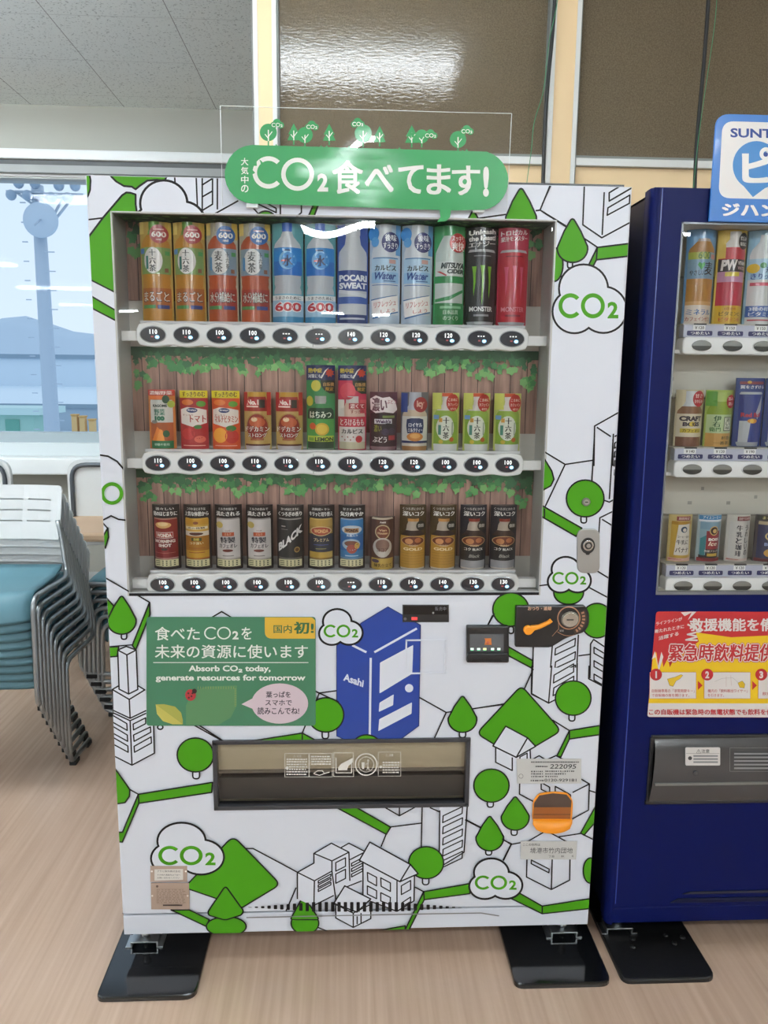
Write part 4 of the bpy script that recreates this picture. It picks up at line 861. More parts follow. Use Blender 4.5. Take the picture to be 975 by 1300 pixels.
def wonda_red():
    p = canpack('251c1c', [(0, 'b08070'), (.215, '8e2a24'), (.5, '7e1f24'), (.81, 'a87870')], ('清々しい', '朝のはじまりに'))
    p.ell('label', .45, .30, .3, .05, 'd8a868'); p.ell('label', .45, .285, .2, .03, 'e8c890'); p.rect('label', .16, .41, .80, .505, 'd8c4bc'); p.rect('label', .175, .42, .785, .495, 'a83a34'); p.text('label', 'WONDA', .2, .43, .76, .487, 'f0e4dc', .06); p.text('label', 'MORNING', .12, .525, .86, .575, 'ecdcd4', .05); p.text('label', 'SHOT', .26, .59, .74, .64, 'ecdcd4', .06); p.ell('label', .48, .675, .12, .022, '3a201c'); p.rect('label', .12, .73, .86, .735, 'c07a70'); return p
def wonda_gold():
    p = canpack('251c1c', [(0, 'd0a040'), (.215, 'c8922c'), (.30, 'cfa448'), (.40, 'e2d6c8'), (.47, 'a8701c'), (.7, 'c8982c'), (.81, 'a8682c')], ('コクの はじまりは', '上質な休憩から'))
    p.ell('label', .5, .265, .1, .022, '8a4a24'); p.rect('label', .1, .325, .9, .365, 'e8dcc0'); p.text('label', '金の微糖', .18, .33, .82, .36, '5a3a1c', .03); p.ell('label', .5, .435, .26, .025, '4a2418'); p.rect('label', .32, .495, .7, .545, '4a4a1c'); p.text('label', '微糖', .4, .5, .62, .54, 'd8c050', .03); p.text('label', 'コク深い', .24, .56, .76, .6, 'e8dcb0', .03); p.rect('label', .2, .65, .8, .665, 'a06020'); p.rect('label', .2, .72, .8, .735, 'a06020'); return p
def cafe():
    p = canpack('251c1c', [(0, 'a8a09c'), (.215, 'cfc8c6'), (.81, 'b8b0a8')], ('ミルクの甘みで', '満たされる'))
    p.ell('label', .2, .30, .14, .05, 'c8b060'); p.text('label', 'ワンダ', .42, .37, .62, .395, '8a4038', .03); p.rect('label', .30, .41, .74, .47, 'b8583a'); p.text('label', 'ミルク', .4, .42, .64, .462, 'e0b89c', .03); p.text('label', '特製', .22, .485, .78, .575, '2a2634', .05); p.text('label', 'カフェオレ', .18, .59, .84, .655, '2a2634', .04); p.ell('label', .5, .695, .2, .022, '6a2f28'); p.rect('label', .3, .77, .72, .785, '8a8484'); return p
def black():
    p = canpack('2a2424', [(0, '9a9690'), (.215, '2c2c2e'), (.81, '6a6660')], ('次へのはじまりに', 'くつろぎの香り'))
    p.text('label', 'BLACK', .06, .60, .96, .73, 'eceae8', .05, 0, .0, -.32); p.rect('label', .18, .31, .34, .325, 'b0aca8'); p.rect('label', .18, .36, .42, .37, '7a7876'); p.ell('label', .76, .685, .10, .045, 'b89a5a'); p.ell('label', .76, .685, .07, .03, '6a4a2a'); return p
def goldnavy():
    p = canpack('251c1c', [(0, 'c8a860'), (.215, 'b89444'), (.32, 'a8843c'), (.44, '2c2f3c'), (.72, 'b8963c'), (.81, '8a6a30')], ('高純度× キレ', 'キリッと切り替え'))
    p.ell('label', .5, .39, .40, .075, 'd8c08c'); p.ell('label', .5, .39, .36, .064, 'a84a34'); p.text('label', 'WONDA', .24, .36, .78, .42, 'e0b07c', .05); p.text('label', 'プレミアム', .22, .50, .8, .555, 'd8c49a', .04); p.rect('label', .22, .6, .78, .61, '4a5a9a'); p.rect('label', .3, .66, .7, .672, '8a8a5a'); return p
def bluecan():
    p = canpack('251c1c', [(0, '8fa0b8'), (.215, '2f7ab8'), (.45, '2a68a8'), (.7, '3a7cb0'), (.81, '6a8aa8')], ('甘さすっきり', '気分爽やか'))
    p.ell('label', .5, .37, .38, .07, 'c8d4dc'); p.rect('label', .22, .345, .76, .415, 'b0885a'); p.text('label', 'WONDA', .25, .355, .73, .405, '4a2c24', .06); p.text('label', '乳糖入り', .3, .44, .72, .475, 'd8e4f0', .03)
    p.ell('label', .48, .6, .34, .09, 'a8bccc'); p.ell('label', .48, .585, .26, .045, '7a4a3c'); p.ell('label', .5, .67, .2, .07, 'a0483c'); p.ell('label', .7, .62, .1, .05, 'c8a050'); p.rect('label', .25, .77, .75, .785, 'a8c8e0'); return p
def cocoa():
    p = Pack(.058, .123, '4e3430').body([(.0, .38), (.02, .42), (.04, .43), (.97, .43), (1, .40)], [(0, 'cfc2ac'), (.035, '5a3a30'), (.78, 'c0a04c')], .007, 'can')
    p.ell('label', .5, .27, .3, .14, 'c8b48c'); p.ell('label', .5, .27, .26, .12, '7a4030'); p.text('label', 'Van', .34, .215, .66, .255, 'd8b48c', .04); p.text('label', 'Houten', .3, .27, .7, .315, 'd8b48c', .04); p.ell('label', .5, .57, .38, .19, 'c4bcb4'); p.ell('label', .5, .53, .28, .12, '8a6a60'); p.text('label', 'ココア', .26, .58, .74, .65, '5a3a34', .05); p.text('label', 'Asahi', .38, .065, .62, .1, 'e0d8d0', .04); p.ell('label', .22, .835, .14, .035, '4a3450'); p.text('label', '練乳仕立て', .16, .88, .88, .95, '5a4418', .04); return p
def boss(bg, cap, body1, body2, word, wcol, cup):
    p = Pack(.0615, .151, bg).body([(.2, .21), (.245, .21), (.25, .19), (.30, .24), (.37, .26), (.40, .30), (.47, .45), (.52, .46), (.98, .46), (1, .43)], [(0, cap), (.245, 'b8aa9c'), (.385, '3a2824'), (.47, body1), (.86 if body2 != body1 else .97, body2), (.975, 'c8beb4')])
    p.text('header', 'くつろぎにひたる', .1, .03, .9, .07, 'd0ccc8', .03); p.text('header', '深いコク', .1, .09, .92, .165, 'f0eeea', .06)
    p.ell('badge', .78, .31, .18, .075, '26241f', 1); p.text('badge', '微糖', .66, .28, .9, .335, 'b8b4ac', .04, 1)
    p.ell('label', .5, .55, .44, .08, 'c8a070'); p.ell('label', .5, .55, .41, .07, '6a3020'); p.ell('label', .34, .555, .15, .045, cup); p.ell('label', .68, .54, .13, .038, 'b87048'); p.text('label', word, .14, .655, .86, .70, wcol, .04); p.text('label', 'WONDA', .34, .605, .68, .635, 'd8b890', .03)
    if body2 == body1:
        for i in range(6): p.rect('label', .08, .70+.042*i, .92, .704+.042*i, '8a6a28')
    else: p.text('label', 'Black', .3, .76, .74, .81, '9a9a94', .02, 0, .3)
    return p
ROWG = ('drinks on show in the top row of the white machine', 'drinks on show in the middle row of the white machine', 'drinks on show in the bottom row of the white machine')
def place(r, i, pk, name, label, cat, dx=0):
    if pk.prof is None: raise ValueError(label)
    z = (1.5355, 1.2565, .9785)[r]; pk.build(name, (-.449+dx+i*.0713, .058, z), label, cat, ROWG[r])
RED, BLU6 = '9e3434', '2f5f9c'
t_red = lambda: tea600('b89a52', '6f9a4a', 'b8812f', 'a8602a', RED, '7f9a5a', 'e0dcd8', True, '', 'まるごと', 'f0e8e0')
t_blu = lambda: tea600('aaa490', 'c4c4c4', 'ab4f2c', 'a0382a', BLU6, '8699a8', 'dcdcda', False, '', '水分補給に', 'ece4dc')
place(0, 0, t_red(), 'tea_bottle', 'amber tea bottle with red 600 badge, leftmost in the top row', 'tea')
place(0, 1, t_red(), 'tea_bottle', 'amber tea bottle with red 600 badge, second from left in the top row', 'tea')
place(0, 2, t_blu(), 'barley_tea_bottle', 'reddish barley tea bottle with blue 600 badge, beside the amber tea', 'tea')
place(0, 3, t_blu(), 'barley_tea_bottle', 'reddish barley tea bottle with blue 600 badge, beside the water bottles', 'tea')
place(0, 4, water(), 'water_bottle', 'clear water bottle with blue cap and label, beside the barley tea', 'water')
place(0, 5, water(), 'water_bottle', 'clear water bottle with blue cap and label, beside the grey sports drink', 'water')
place(0, 6, pocari(), 'sports_drink_bottle', 'grey sports drink bottle with navy label on blue card', 'sports drink')
place(0, 7, calpis(), 'milky_drink_bottle', 'pale blue milky water bottle with navy badge, next to the grey sports drink', 'soft drink')
place(0, 8, calpis(), 'milky_drink_bottle', 'pale blue milky water bottle with navy badge, next to the green cider', 'soft drink')
place(0, 9, cider(), 'cider_bottle', 'clear and green cider bottle with round red badge', 'soft drink')
place(0, 10, monster('1d1d1f', '242527', '7cb832', 'dfe0e0', ('Unleash', 'the Beast!', 'エナジー'), '8a8c8e'), 'energy_drink_can', 'black energy drink can with three green claw marks', 'energy drink')
place(0, 11, monster('b03048', 'b52c3a', 'cc5a78', 'd88a98', ('トロピカル', '果汁モンスター'), '7a2030'), 'energy_drink_can', 'crimson energy drink can on a red card at the right end', 'energy drink')
place(1, 0, yasai(), 'vegetable_juice_carton', 'orange vegetable juice carton with carrots and red header', 'juice')
place(1, 1, bireley('a82c30', [(.3, .74, .24, .1, 'c23a38'), (.68, .7, .26, .12, 'a82428'), (.72, .83, .2, .06, 'd86a58'), (.66, .62, .14, .035, '3f7a3c')], 'トマト', 'a8342c'), 'tomato_juice_carton', 'red tomato juice carton with yellow header', 'juice')
place(1, 2, bireley('cf5226', [(.3, .76, .26, .13, 'e8a038'), (.72, .78, .24, .12, 'c0302a'), (.7, .64, .18, .05, '3f7a3c')], 'マルチビタミン', 'b8402c'), 'fruit_juice_carton', 'orange multi-vitamin juice carton with yellow header', 'juice')
place(1, 3, dodeca(), 'vitamin_drink_bottle', 'red and gold vitamin drink bottle beside the orange juice carton', 'soft drink')
place(1, 4, dodeca(), 'vitamin_drink_bottle', 'red and gold vitamin drink bottle beside the tall green lemon pack', 'soft drink')
place(1, 5, lemon(), 'lemon_drink_bottle', 'green honey lemon bottle on a tall navy-headed card', 'soft drink')
place(1, 6, peach(), 'peach_drink_bottle', 'pink and white peach drink bottle on a tall navy-headed card', 'soft drink')
place(1, 7, grape(), 'grape_juice_can', 'dark purple grape juice can with white splash header', 'juice')
place(1, 8, soup(), 'milk_tea_bottle', 'white milk tea bottle with navy crest and red round badge', 'tea')
place(1, 9, tea280(), 'small_tea_bottle', 'small green tea bottle with red badge, beside the milk tea', 'tea')
place(1, 10, tea280(), 'small_tea_bottle', 'small green tea bottle with red badge, between two like it', 'tea')
place(1, 11, tea280(), 'small_tea_bottle', 'small green tea bottle with red badge, at the right end', 'tea')
place(2, 0, wonda_red(), 'coffee_can', 'dark red coffee can on black card, bottom row left end', 'coffee')
place(2, 1, wonda_gold(), 'coffee_can', 'all-gold coffee can with white band on black card', 'coffee')
place(2, 2, cafe(), 'coffee_can', 'pale grey milk coffee can beside the all-gold can', 'coffee')
place(2, 3, cafe(), 'coffee_can', 'pale grey milk coffee can beside the black can', 'coffee')
place(2, 4, black(), 'coffee_can', 'black coffee can with slanted white BLACK lettering', 'coffee')
place(2, 5, goldnavy(), 'coffee_can', 'gold and navy coffee can with red oval emblem', 'coffee')
place(2, 6, bluecan(), 'coffee_can', 'bright blue coffee can on black card', 'coffee')
place(2, 7, cocoa(), 'cocoa_can', 'short brown cocoa can without a header card', 'cocoa')
gold = lambda: boss('4a3a20', 'c89050', 'b88a34', 'b88a34', 'GOLD', 'f0dcb0', 'd09060')
blk = lambda: boss('23222c', '8a3426', '1f2024', '9a9a9e', 'コク BLACK', 'e8e6e2', 'c08050')
place(2, 8, gold(), 'bottle_coffee', 'gold screw-cap coffee bottle beside the brown cocoa can', 'coffee')
place(2, 9, gold(), 'bottle_coffee', 'gold screw-cap coffee bottle beside the black ones', 'coffee')
place(2, 10, blk(), 'bottle_coffee', 'black and silver screw-cap coffee bottle beside the gold ones', 'coffee')
place(2, 11, blk(), 'bottle_coffee', 'black and silver screw-cap coffee bottle at the right end', 'coffee')

# ================================================================ fittings on the white machine
def plate_px(pts, F_, Y, th, m, bev=0, name=None, parent=None, mb=None):
    """flat plate with a picture-traced outline lying on plane Y, th thick"""
    q = [P(F_[0]+x/F_[2], F_[1]+y/F_[2], Y) for x, y in pts]; b = mb or MB(); b.prism([(p.x, p.z) for p in q], Y-th, Y, m, bev)
    return b.build(name, parent) if name else b
def art(Y, F_, off=.0002): a = Art(Y, off); a.F = F_; return a
def pan_bounds(h): return None
# delivery flap
fl = MB(); u0, u1, v0, v1 = FLAP_H; FRM = M('34353a', .3, name='flap_frame')
for a in ((u0-.004, u1+.004, v1-.006, v1+.004), (u0-.004, u1+.004, v0-.004, v0+.006), (u0-.004, u0+.006, v0, v1), (u1-.006, u1+.004, v0, v1)): fl.box(a[0], a[1], -.006, .02, a[2], a[3], FRM, .001)
fo = fl.build('flap_frame', vm)
SMOKE = glassmat('smoked_acrylic', (.78, .76, .72), 1.5, .04)
vs = []; fs = []; N = 10
for i in range(N+1):
    t = i/N; z = v1-.007-(v1-v0-.014)*t; y = .006-.010*math.sin(t*PI)**.6*(1 if t < .62 else .55); vs += [(u0+.007, y, z), (u1-.007, y, z)]
for i in range(N): fs.append([2*i, 2*i+1, 2*i+3, 2*i+2][::-1])
b = MB(); b.add(vs, fs, SMOKE, False); b.build('delivery_flap', vm)
b = MB(); b.box(u0+.002, u1-.002, .05, .1, v0, v0+.045, M('55565a', .4)); b.box(u0+.002, u1-.002, .085, .1, v0+.045, v0+.10, M('3f4044', .4)); b.box(u0+.002, u1-.002, .04, .05, v0, v0+.055, M('6a6b6e', .3)); b.build('chute', vm); b = MB(); b.box(u0+.004, u1-.004, .018, .022, v0+.088, v1-.004, M('d8cdb6', .5, name='bright_band_plate')); b.box(u0+.004, u1-.004, .012, .022, v0+.082, v0+.088, M('8a8580', .4)); b.build('bright_band_plate', vm)  # added beige plate gives the smoked flap its bright upper half
ICO = M('d4d2cc', .5, name='flap_print')
A2 = art(-.006, (350, 940, 5.417))
for r_ in ((63, 90, 228, 250), (232, 90, 390, 250), (400, 85, 535, 248), (705, 80, 860, 245)): A2.line([(r_[0], r_[1]), (r_[2], r_[1]), (r_[2], r_[3]), (r_[0], r_[3])], ICO, .0011, True)
A2.ring(622, 165, 70, 78, ICO); A2.ring(622, 165, 50, 54, ICO); A2.fill(circ(636, 138, 7), ICO); A2.line([(636, 148), (634, 180), (644, 205)], ICO, .002); A2.line([(634, 180), (626, 205)], ICO, .0016); A2.line([(634, 155), (616, 168)], ICO, .0014)
A2.fill([(590, 150), (612, 150), (608, 195), (594, 195)], ICO)
A2.line([(415, 120), (415, 222), (522, 222), (522, 160)], ICO, .0022); A2.fill([(430, 185), (450, 160), (530, 120), (530, 150), (500, 175), (490, 205), (430, 205)], ICO)
for (x0_, x1_, y0_, n_) in ((75, 218, 125, 7), (244, 380, 105, 4), (735, 850, 145, 5)):
    for i in range(n_):
        y = y0_+i*17; x = x0_
        while x < x1_-6: l = RND.uniform(8, 22); A2.fill([(x, y), (min(x+l, x1_), y), (min(x+l, x1_), y+9), (x, y+9)], ICO); x += l+4
A2.text('⚠ 注意', 120, 98, 178, 114, ICO, .02); A2.text('⚠ 注意', 755, 90, 808, 108, ICO, .02); A2.line([(260, 225), (290, 205), (320, 205), (335, 225), (300, 238), (260, 225)], ICO, .002); A2.line([(335, 225), (370, 215)], ICO, .002)
A2.fill(circ(78, 188, 11), ICO); A2.fill(circ(722, 180, 9), ICO)
A2.build('flap_print', vm)
# money display
b = plate_px([(393, 57), (584, 57), (584, 128), (393, 128)], FF, 0, .004, DARK, .001)
o = b.build('money_display', vm); a = art(-.004, FF); a.fill([(398, 62), (579, 62), (579, 98), (398, 98)], M('141417', .08)); a.fill([(430, 108), (455, 108), (455, 121), (430, 121)], M('c03a3a', emit=.6)); a.fill(circ(404, 116, 6), M('6a6a70', .3, .8)); a.fill(circ(520, 91, 4), M('b0b0b0'))
for k in range(3): a.text('販売中'[k], 528+16*k, 66, 541+16*k, 82, M('6e6e76'), .0)
a.build('display_print', o)
# blank raised plate
q0, q1 = P(390+403/3.25, 750+342/3.25), P(390+574/3.25, 750+198/3.25)
b = MB(); 
for (xa, xb, za, zb) in ((q0.x, q1.x, q1.z-.004, q1.z), (q0.x, q1.x, q0.z, q0.z+.004), (q0.x, q0.x+.004, q0.z, q1.z), (q1.x-.004, q1.x, q0.z, q1.z)): b.box(xa, xb, -.0042, -.003, za, zb, WHITE, .0008)
b.build('blank_plate', vm)
# bill reader
FS = (580, 755, 5.417)
b = plate_px(rrect(63, 205, 352, 457, 12), FS, 0, .012, M('1d1d1f', .32, name='reader_black'), .003); br = b.build('bill_reader', vm)
a = art(-.012, FS); a.fill([(88, 270), (322, 270), (322, 397), (88, 397)], M('54565a', .25)); a.fill([(88, 385), (322, 385), (322, 397), (88, 397)], M('303134', .3)); a.fill([(60+40, 425), (320, 425), (320, 440), (100, 440)], M('3a3a3c', .3))
a.fill([(190, 345), (196, 315), (190, 300), (236, 300), (236, 315), (240, 345)], M('c8763a')); a.fill(circ(213, 330, 9), M('8a3a2a')); 
for x in (105, 150, 192, 245, 288): a.fill([(x-11, 366), (x+11, 366), (x+11, 380), (x-11, 380)], M('d8efe0' if x != 192 else 'e8e4a0', emit=.7)); a.fill([(x-11, 380), (x+11, 380), (x+11, 385), (x-11, 385)], M('3fae78', emit=.5))
a.build('reader_lights', br)
b = plate_px([(75, 400), (345, 400), (352, 425), (340, 452), (310, 452), (300, 440), (105, 440), (98, 452), (72, 452), (66, 425)], FS, -.012, .006, DARK, .0015); b.build('note_lip', br)
# coin panel
b = plate_px(roundpoly([(400, 68), (870, 66), (890, 92), (902, 120), (902, 200), (872, 250), (745, 290), (640, 355), (394, 352)], [12, 10, 10, 20, 24, 24, 30, 22, 14]), FS, 0, .010, M('19191b', .3, name='coin_panel_black'), .003); cp = b.build('coin_panel', vm)
BRZ = M('a87f66', .35, .5, name='bronze')
a = art(-.010, FS, .0003); a.text('おつり・返却', 488, 82, 650, 108, M('c8a088'), .04); a.ring(770, 160, 72, 80, BRZ, 0, 360, 40); a.ring(770, 160, 84, 122, M('3a2c26', .4), -28, 70, 16); 
for k in range(7): a.ring(770, 160, 92, 112, BRZ, -24+13*k, -17+13*k, 4)
a.ring(770, 160, 120, 124, BRZ, 72, 130, 16); a.line([(655, 300-15), (700, 235), (698, 180)], BRZ, .0012); a.text('硬貨', 705, 240, 735, 255, M('8a8a8a'), .02); a.build('panel_print', cp)
c = P(580+770/5.417, 755+160/5.417, 0); b = MB(); b.disc((c.x, c.z), .0215, .0195, -.0125, -.009, M('77736c', .25, .8), 30, .001); b.disc((c.x, c.z), .0185, .017, -.0145, -.012, M('a5a29b', .22, .9), 30, .001); b.box(c.x-.009, c.x+.007, -.015, -.0143, c.z-.0012, c.z+.0012, M('111111')); b.build('coin_slot', cp)
lev = circ(488, 240, 33, 31, 14, 60, 300)+[(510, 210), (560, 205), (620, 180), (640, 163), (655, 180), (635, 196), (570, 228), (530, 240), (515, 258)]
plate_px(lev, FS, -.011, .009, M('ee8f22', .35, name='lever_orange'), .0025, 'return_lever', cp)['label'] = 'orange coin return lever'
# lock and key
b = plate_px(rrect(560, 471, 681, 708, 40, 6), FD, 0, .006, M('9b9b99', .4, .6, name='lock_plate'), .002); lk = b.build('lock_plate', vm)
c = P(600+616/4.239, 560+560/4.239, 0); b = MB(); b.disc((c.x, c.z), .0165, .019, -.0075, -.005, M('242424', .4), 28, .001); b.disc((c.x, c.z+.001), .0125, .0125, -.010, -.007, CHROME, 26, .001); b.disc((c.x, c.z+.001), .0085, .0085, -.0108, -.0098, M('2a2a2a', .3), 20); b.disc((c.x, c.z+.001), .005, .005, -.0125, -.0105, M('9a9a9a', .3, .9), 16)
b.prism([(c.x-.008, c.z-.013), (c.x+.008, c.z-.013), (c.x+.003, c.z-.021), (c.x-.003, c.z-.021)], -.0085, -.006, M('1c1c1c', .4)); b.build('lock_cylinder', lk)
c = P(600+608/4.239, 560+326/4.239, 0); b = MB(); b.disc((c.x, c.z), .0095, .0095, -.006, -.002, M('7f827c', .35, .8), 20, .001); b.disc((c.x, c.z), .006, .006, -.008, -.005, M('a0a29c', .3, .9), 16); b.box(c.x-.0035, c.x+.0035, -.0083, -.0078, c.z-.001, c.z+.001, M('151515')); b.build('key_switch', vm)
# coin return cup
FO = (650, 950, 7.22); ORG = M('e08a1e', .35, name='cup_orange')
out = roundpoly([(190, 480), (240, 412), (375, 392), (510, 405), (556, 470), (548, 640), (500, 738), (240, 742), (182, 650)], [40, 30, 60, 40, 40, 40, 60, 60, 40], 4)
inn = roundpoly([(203, 500), (250, 432), (375, 412), (500, 424), (545, 480), (535, 645), (192, 645)], [30, 30, 60, 30, 30, 6, 6], 4)
b = plate_px(out, FO, -.003, .004, ORG, .0012)
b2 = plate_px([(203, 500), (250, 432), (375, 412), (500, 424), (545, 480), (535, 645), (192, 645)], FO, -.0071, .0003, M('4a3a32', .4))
cup = b.build('coin_return_cup', vm); cup['label'] = 'orange coin return cup'
b2.build('cup_recess', cup)
qa = [P(FO[0]+x/FO[2], FO[1]+y/FO[2], 0) for x, y in ((186, 645), (546, 645), (500, 742), (240, 742))]
b = MB(); vs = []; n = 14
for i in range(n+1):
    t = i/n; x = qa[0].x+(qa[1].x-qa[0].x)*t; s_ = math.sin(PI*t)**.4; zb = qa[0].z-(qa[0].z-qa[2].z)*(.35+.65*s_)
    vs += [(x, -.0072-.014*s_, qa[0].z), (x, -.0072-.011*s_, zb)]
fs = [[2*i, 2*i+1, 2*i+3, 2*i+2] for i in range(n)]
vs2 = len(vs); vs += [(v[0], -.0072, v[2]) for v in vs[0::2]]; fs += [[2*i, 2*i+2, vs2+i+1, vs2+i] for i in range(n)]; b.add(vs, fs, ORG, True); b.build('cup_lip', cup)
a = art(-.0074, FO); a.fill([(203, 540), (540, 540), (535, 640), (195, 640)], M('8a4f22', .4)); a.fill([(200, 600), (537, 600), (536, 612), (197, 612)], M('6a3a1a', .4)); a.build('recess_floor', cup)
# stickers
STK = M('c9c9c7', .4, name='sticker_grey', g=1.0)
INK = M('2b2b2d', .5, name='ink')
b = plate_px([(40, 95), (635, 95), (635, 322), (48, 322)], FO, -.003, .0005, STK); o = b.build('number_sticker', vm)
a = art(-.0035, FO); a.text('222095', 345, 145, 590, 187, INK, .01, 0, .15); a.text('0120-929181', 298, 278, 590, 305, INK, .01); a.ring(82, 255, 18, 21, INK, 0, 360)
for (y, xs) in ((125, (175, 615)), (165, (215, 325)), (210, (175, 275)), (208, (305, 570)), (232, (175, 280)), (232, (305, 485)), (256, (175, 275)), (256, (305, 415)), (293, (170, 275))):
    x = xs[0]
    while x < xs[1]: l = RND.uniform(6, 13); a.fill([(x, y-5), (x+l, y-5), (x+l, y+6), (x, y+6)], INK); x += l+RND.uniform(4, 12 if y > 190 else 5)
a.build('sticker_print', o)
b = plate_px([(80, 850), (598, 850), (585, 1018), (78, 1018)], FO, -.003, .0005, STK); o = b.build('address_sticker', vm)
a = art(-.0035, FO); a.text('ここの住所は', 100, 870, 258, 895, INK, .01); a.text('境港市竹内団地', 165, 910, 555, 962, INK, -.004, 0, .1); a.text('丁目', 335, 980, 385, 1000, INK); a.text('番地', 450, 980, 478, 998, INK); a.text('号', 545, 980, 565, 998, INK); a.build('sticker_print', o)
PLT = M('b7a294', .4, .25, name='name_plate', g=1.0)
b = plate_px([(198, 582), (350, 582), (350, 648), (198, 648)], FA, -.003, .0012, PLT, .0003); o = b.build('owner_plate', vm)
a = art(-.0042, FA); a.fill([(215, 597), (333, 595), (333, 640), (215, 643)], M('dcd8d2', g=1.0)); a.text('アサヒ飲料株式会社', 226, 600, 322, 609, INK, .0); a.text('その他の連絡先は下記へ', 226, 616, 322, 623, INK); a.text('お問い合わせください', 226, 628, 318, 635, INK)
for x in (204, 344): a.fill(circ(x, 605, 4), M('e0dcd8'))
a.build('plate_print', o)
b = plate_px([(200, 652), (358, 652), (360, 761), (202, 761)], FA, -.003, .0012, PLT, .0003); o = b.build('rating_plate', vm)
a = art(-.0042, FA); GI = M('8a776a', .5)
a.fill(circ(226, 667, 5), M('5a4a44'))
for i in range(9):
    x = 225
    while x < 335: l = RND.uniform(4, 14); a.fill([(x, 680+6.4*i), (x+l, 680+6.4*i), (x+l, 683+6.4*i), (x, 683+6.4*i)], GI); x += l+RND.uniform(2, 8)
for x in (206, 352):
    for y in (705, ): a.fill(circ(x, y, 4), M('d8d0c8'))
a.fill([(250, 741), (330, 741), (330, 747), (250, 747)], M('4a3e38')); a.line([(225, 676), (335, 676), (335, 738), (225, 738)], GI, .0005, True); a.build('plate_print', o)
# green poster
PGR = M('3f7a5c', .35, coat=.3, name='poster_green', g=1.0)
b = plate_px(rrect(182, 75, 880, 524, 14), FG, -.003, .0012, PGR, .0004); po = b.build('poster', vm); po['label'] = 'green poster with white lettering on the front'
a = art(-.0042, FG); WT = M('e6e8e4', .4, name='poster_white', g=1.0); YL = M('d8ae3c', .4, name='poster_yellow', g=1.0); OLV = M('a8a850', .4, g=1.0)
a.fill(roundpoly([(670, 77), (866, 77), (878, 90), (878, 165), (670, 165)], [2, 10, 2, 2, 30]), YL); a.text('国内', 706, 108, 782, 142, M('2f5f3c'), .02); a.text('初!', 790, 95, 872, 145, M('2f5f3c'), .04)
a.text('食べた', 217, 116, 402, 172, WT, .012); a.co2(420, 116, 562, 168, WT, .2); a.text('を', 574, 118, 616, 168, WT, .012)
a.text('未来の資源に使います', 217, 190, 848, 246, WT, .012); a.fill([(210, 262), (850, 262), (850, 265), (210, 265)], WT)
a.text('Absorb CO₂ today,', 356, 275, 694, 307, WT, .03); a.text('generate resources for tomorrow', 220, 313, 838, 345, WT, .03)
a.fill([(220, 436), (255, 435), (300, 445), (325, 470), (332, 500), (332, 518), (290, 518), (250, 505), (225, 475)], OLV); a.fill([(220, 436), (332, 518), (290, 518), (250, 505), (225, 475)], M('c0b85c', g=1.0))
a.fill([(345, 520), (345, 440), (370, 385), (430, 362), (555, 358), (555, 440), (530, 490), (480, 520)], M('56855a', g=1.0)); 
for i in range(15): a.line([(395+i*10.5, 362), (395+i*10.5, 372)], OLV, .0006); a.line([(545, 372+i*5), (552, 372+i*5)], OLV, .0006)
LB = M('a82c34', g=1.0); a.fill(circ(364, 397, 22, 24), LB); a.fill(circ(380, 381, 10), M('2a1a1a'))
for x, y in ((355, 390), (368, 402), (357, 408), (372, 390)): a.fill(circ(x, y, 4), M('3a1218'))
a.fill(circ(732, 432, 117, 83, 40), M('d4c2cc', .4, g=1.0)); a.fill([(640, 400), (574, 435), (640, 462)], M('d4c2cc', .4, g=1.0))
for s_, x0_, x1_, y0_, y1_ in (('葉っぱを', 675, 777, 382, 408), ('スマホで', 672, 782, 417, 440), ('読みこんでね!', 640, 812, 447, 477)): a.text(s_, x0_, y0_, x1_, y1_, M('2c2430'), .02)
a.build('poster_print', po)
# levelling feet
STEEL = M('a9adb0', .28, 1, name='zinc_steel'); PADH = .012
def foot(x, y, parent, z1=MB0):
    b = MB(); b.lathe([(.0065, PADH+.012), (.0065, z1+.002)], (x, y, 0), STEEL, 12); b.lathe([(.0125, 0), (.0125, .009)], (x, y, PADH+.022), STEEL, 6); b.lathe([(.011, 0), (.011, .008)], (x, y, z1-.009), STEEL, 6)
    for k in range(5): b.lathe([(.0075, 0), (.0075, .002)], (x, y, PADH+.033+.004*k), STEEL, 12)
    b.box(x-.034, x+.034, y-.022, y+.022, PADH+.013, PADH+.017, STEEL, .001)
    for s in (-1, 1): b.box(x+s*.032-.002, x+s*.032+.002, y-.022, y+.022, PADH+.0005, PADH+.015, STEEL, .0005); b.box(x+s*.039-.007, x+s*.039+.007, y-.022, y+.022, PADH+.0002, PADH+.0035, STEEL, .0005)
    return b.build('levelling_foot', parent)
for x in (-.535, .525):
    for y in (.05, .63): foot(x, y, vm)

# floor plates under the feet
PADM = M('0d0e10', .12, coat=.6, name='black_gloss_plate'); PADR = M('0c0c0d', .42, name='black_rough_plate', bump=(60, .3, .002))
def pad(x0_, x1_, y0_, m, label, bolts=()):
    b = MB(); b.flatprism(roundpoly([(x0_, y0_), (x1_, y0_), (x1_, .30), (x0_, .30)], [.022, .03, .02, .02]), 0, PADH, m, .004)
    t = b.build('floor_plate'); tag(t, label, 'floor plate', 'anti-tip plates under the machines')
    for (bx, by) in bolts: g = MB(); g.lathe([(.007, 0), (.007, .003), (.005, .004)], (bx, by, PADH), M('2e2e30', .3, .6), 10); g.build('bolt', t)
    return t
pad(-.607, -.378, -.130, PADM, 'glossy black floor plate under the left foot of the white machine')
pad(.367, .600, -.123, PADM, 'glossy black floor plate under the right foot of the white machine')
pad(.627, .856, -.117, PADR, 'rough black floor plate under the blue machine', ((.69, -.01), (.70, .02), (.80, .0), (.79, .03), (.83, .02)))

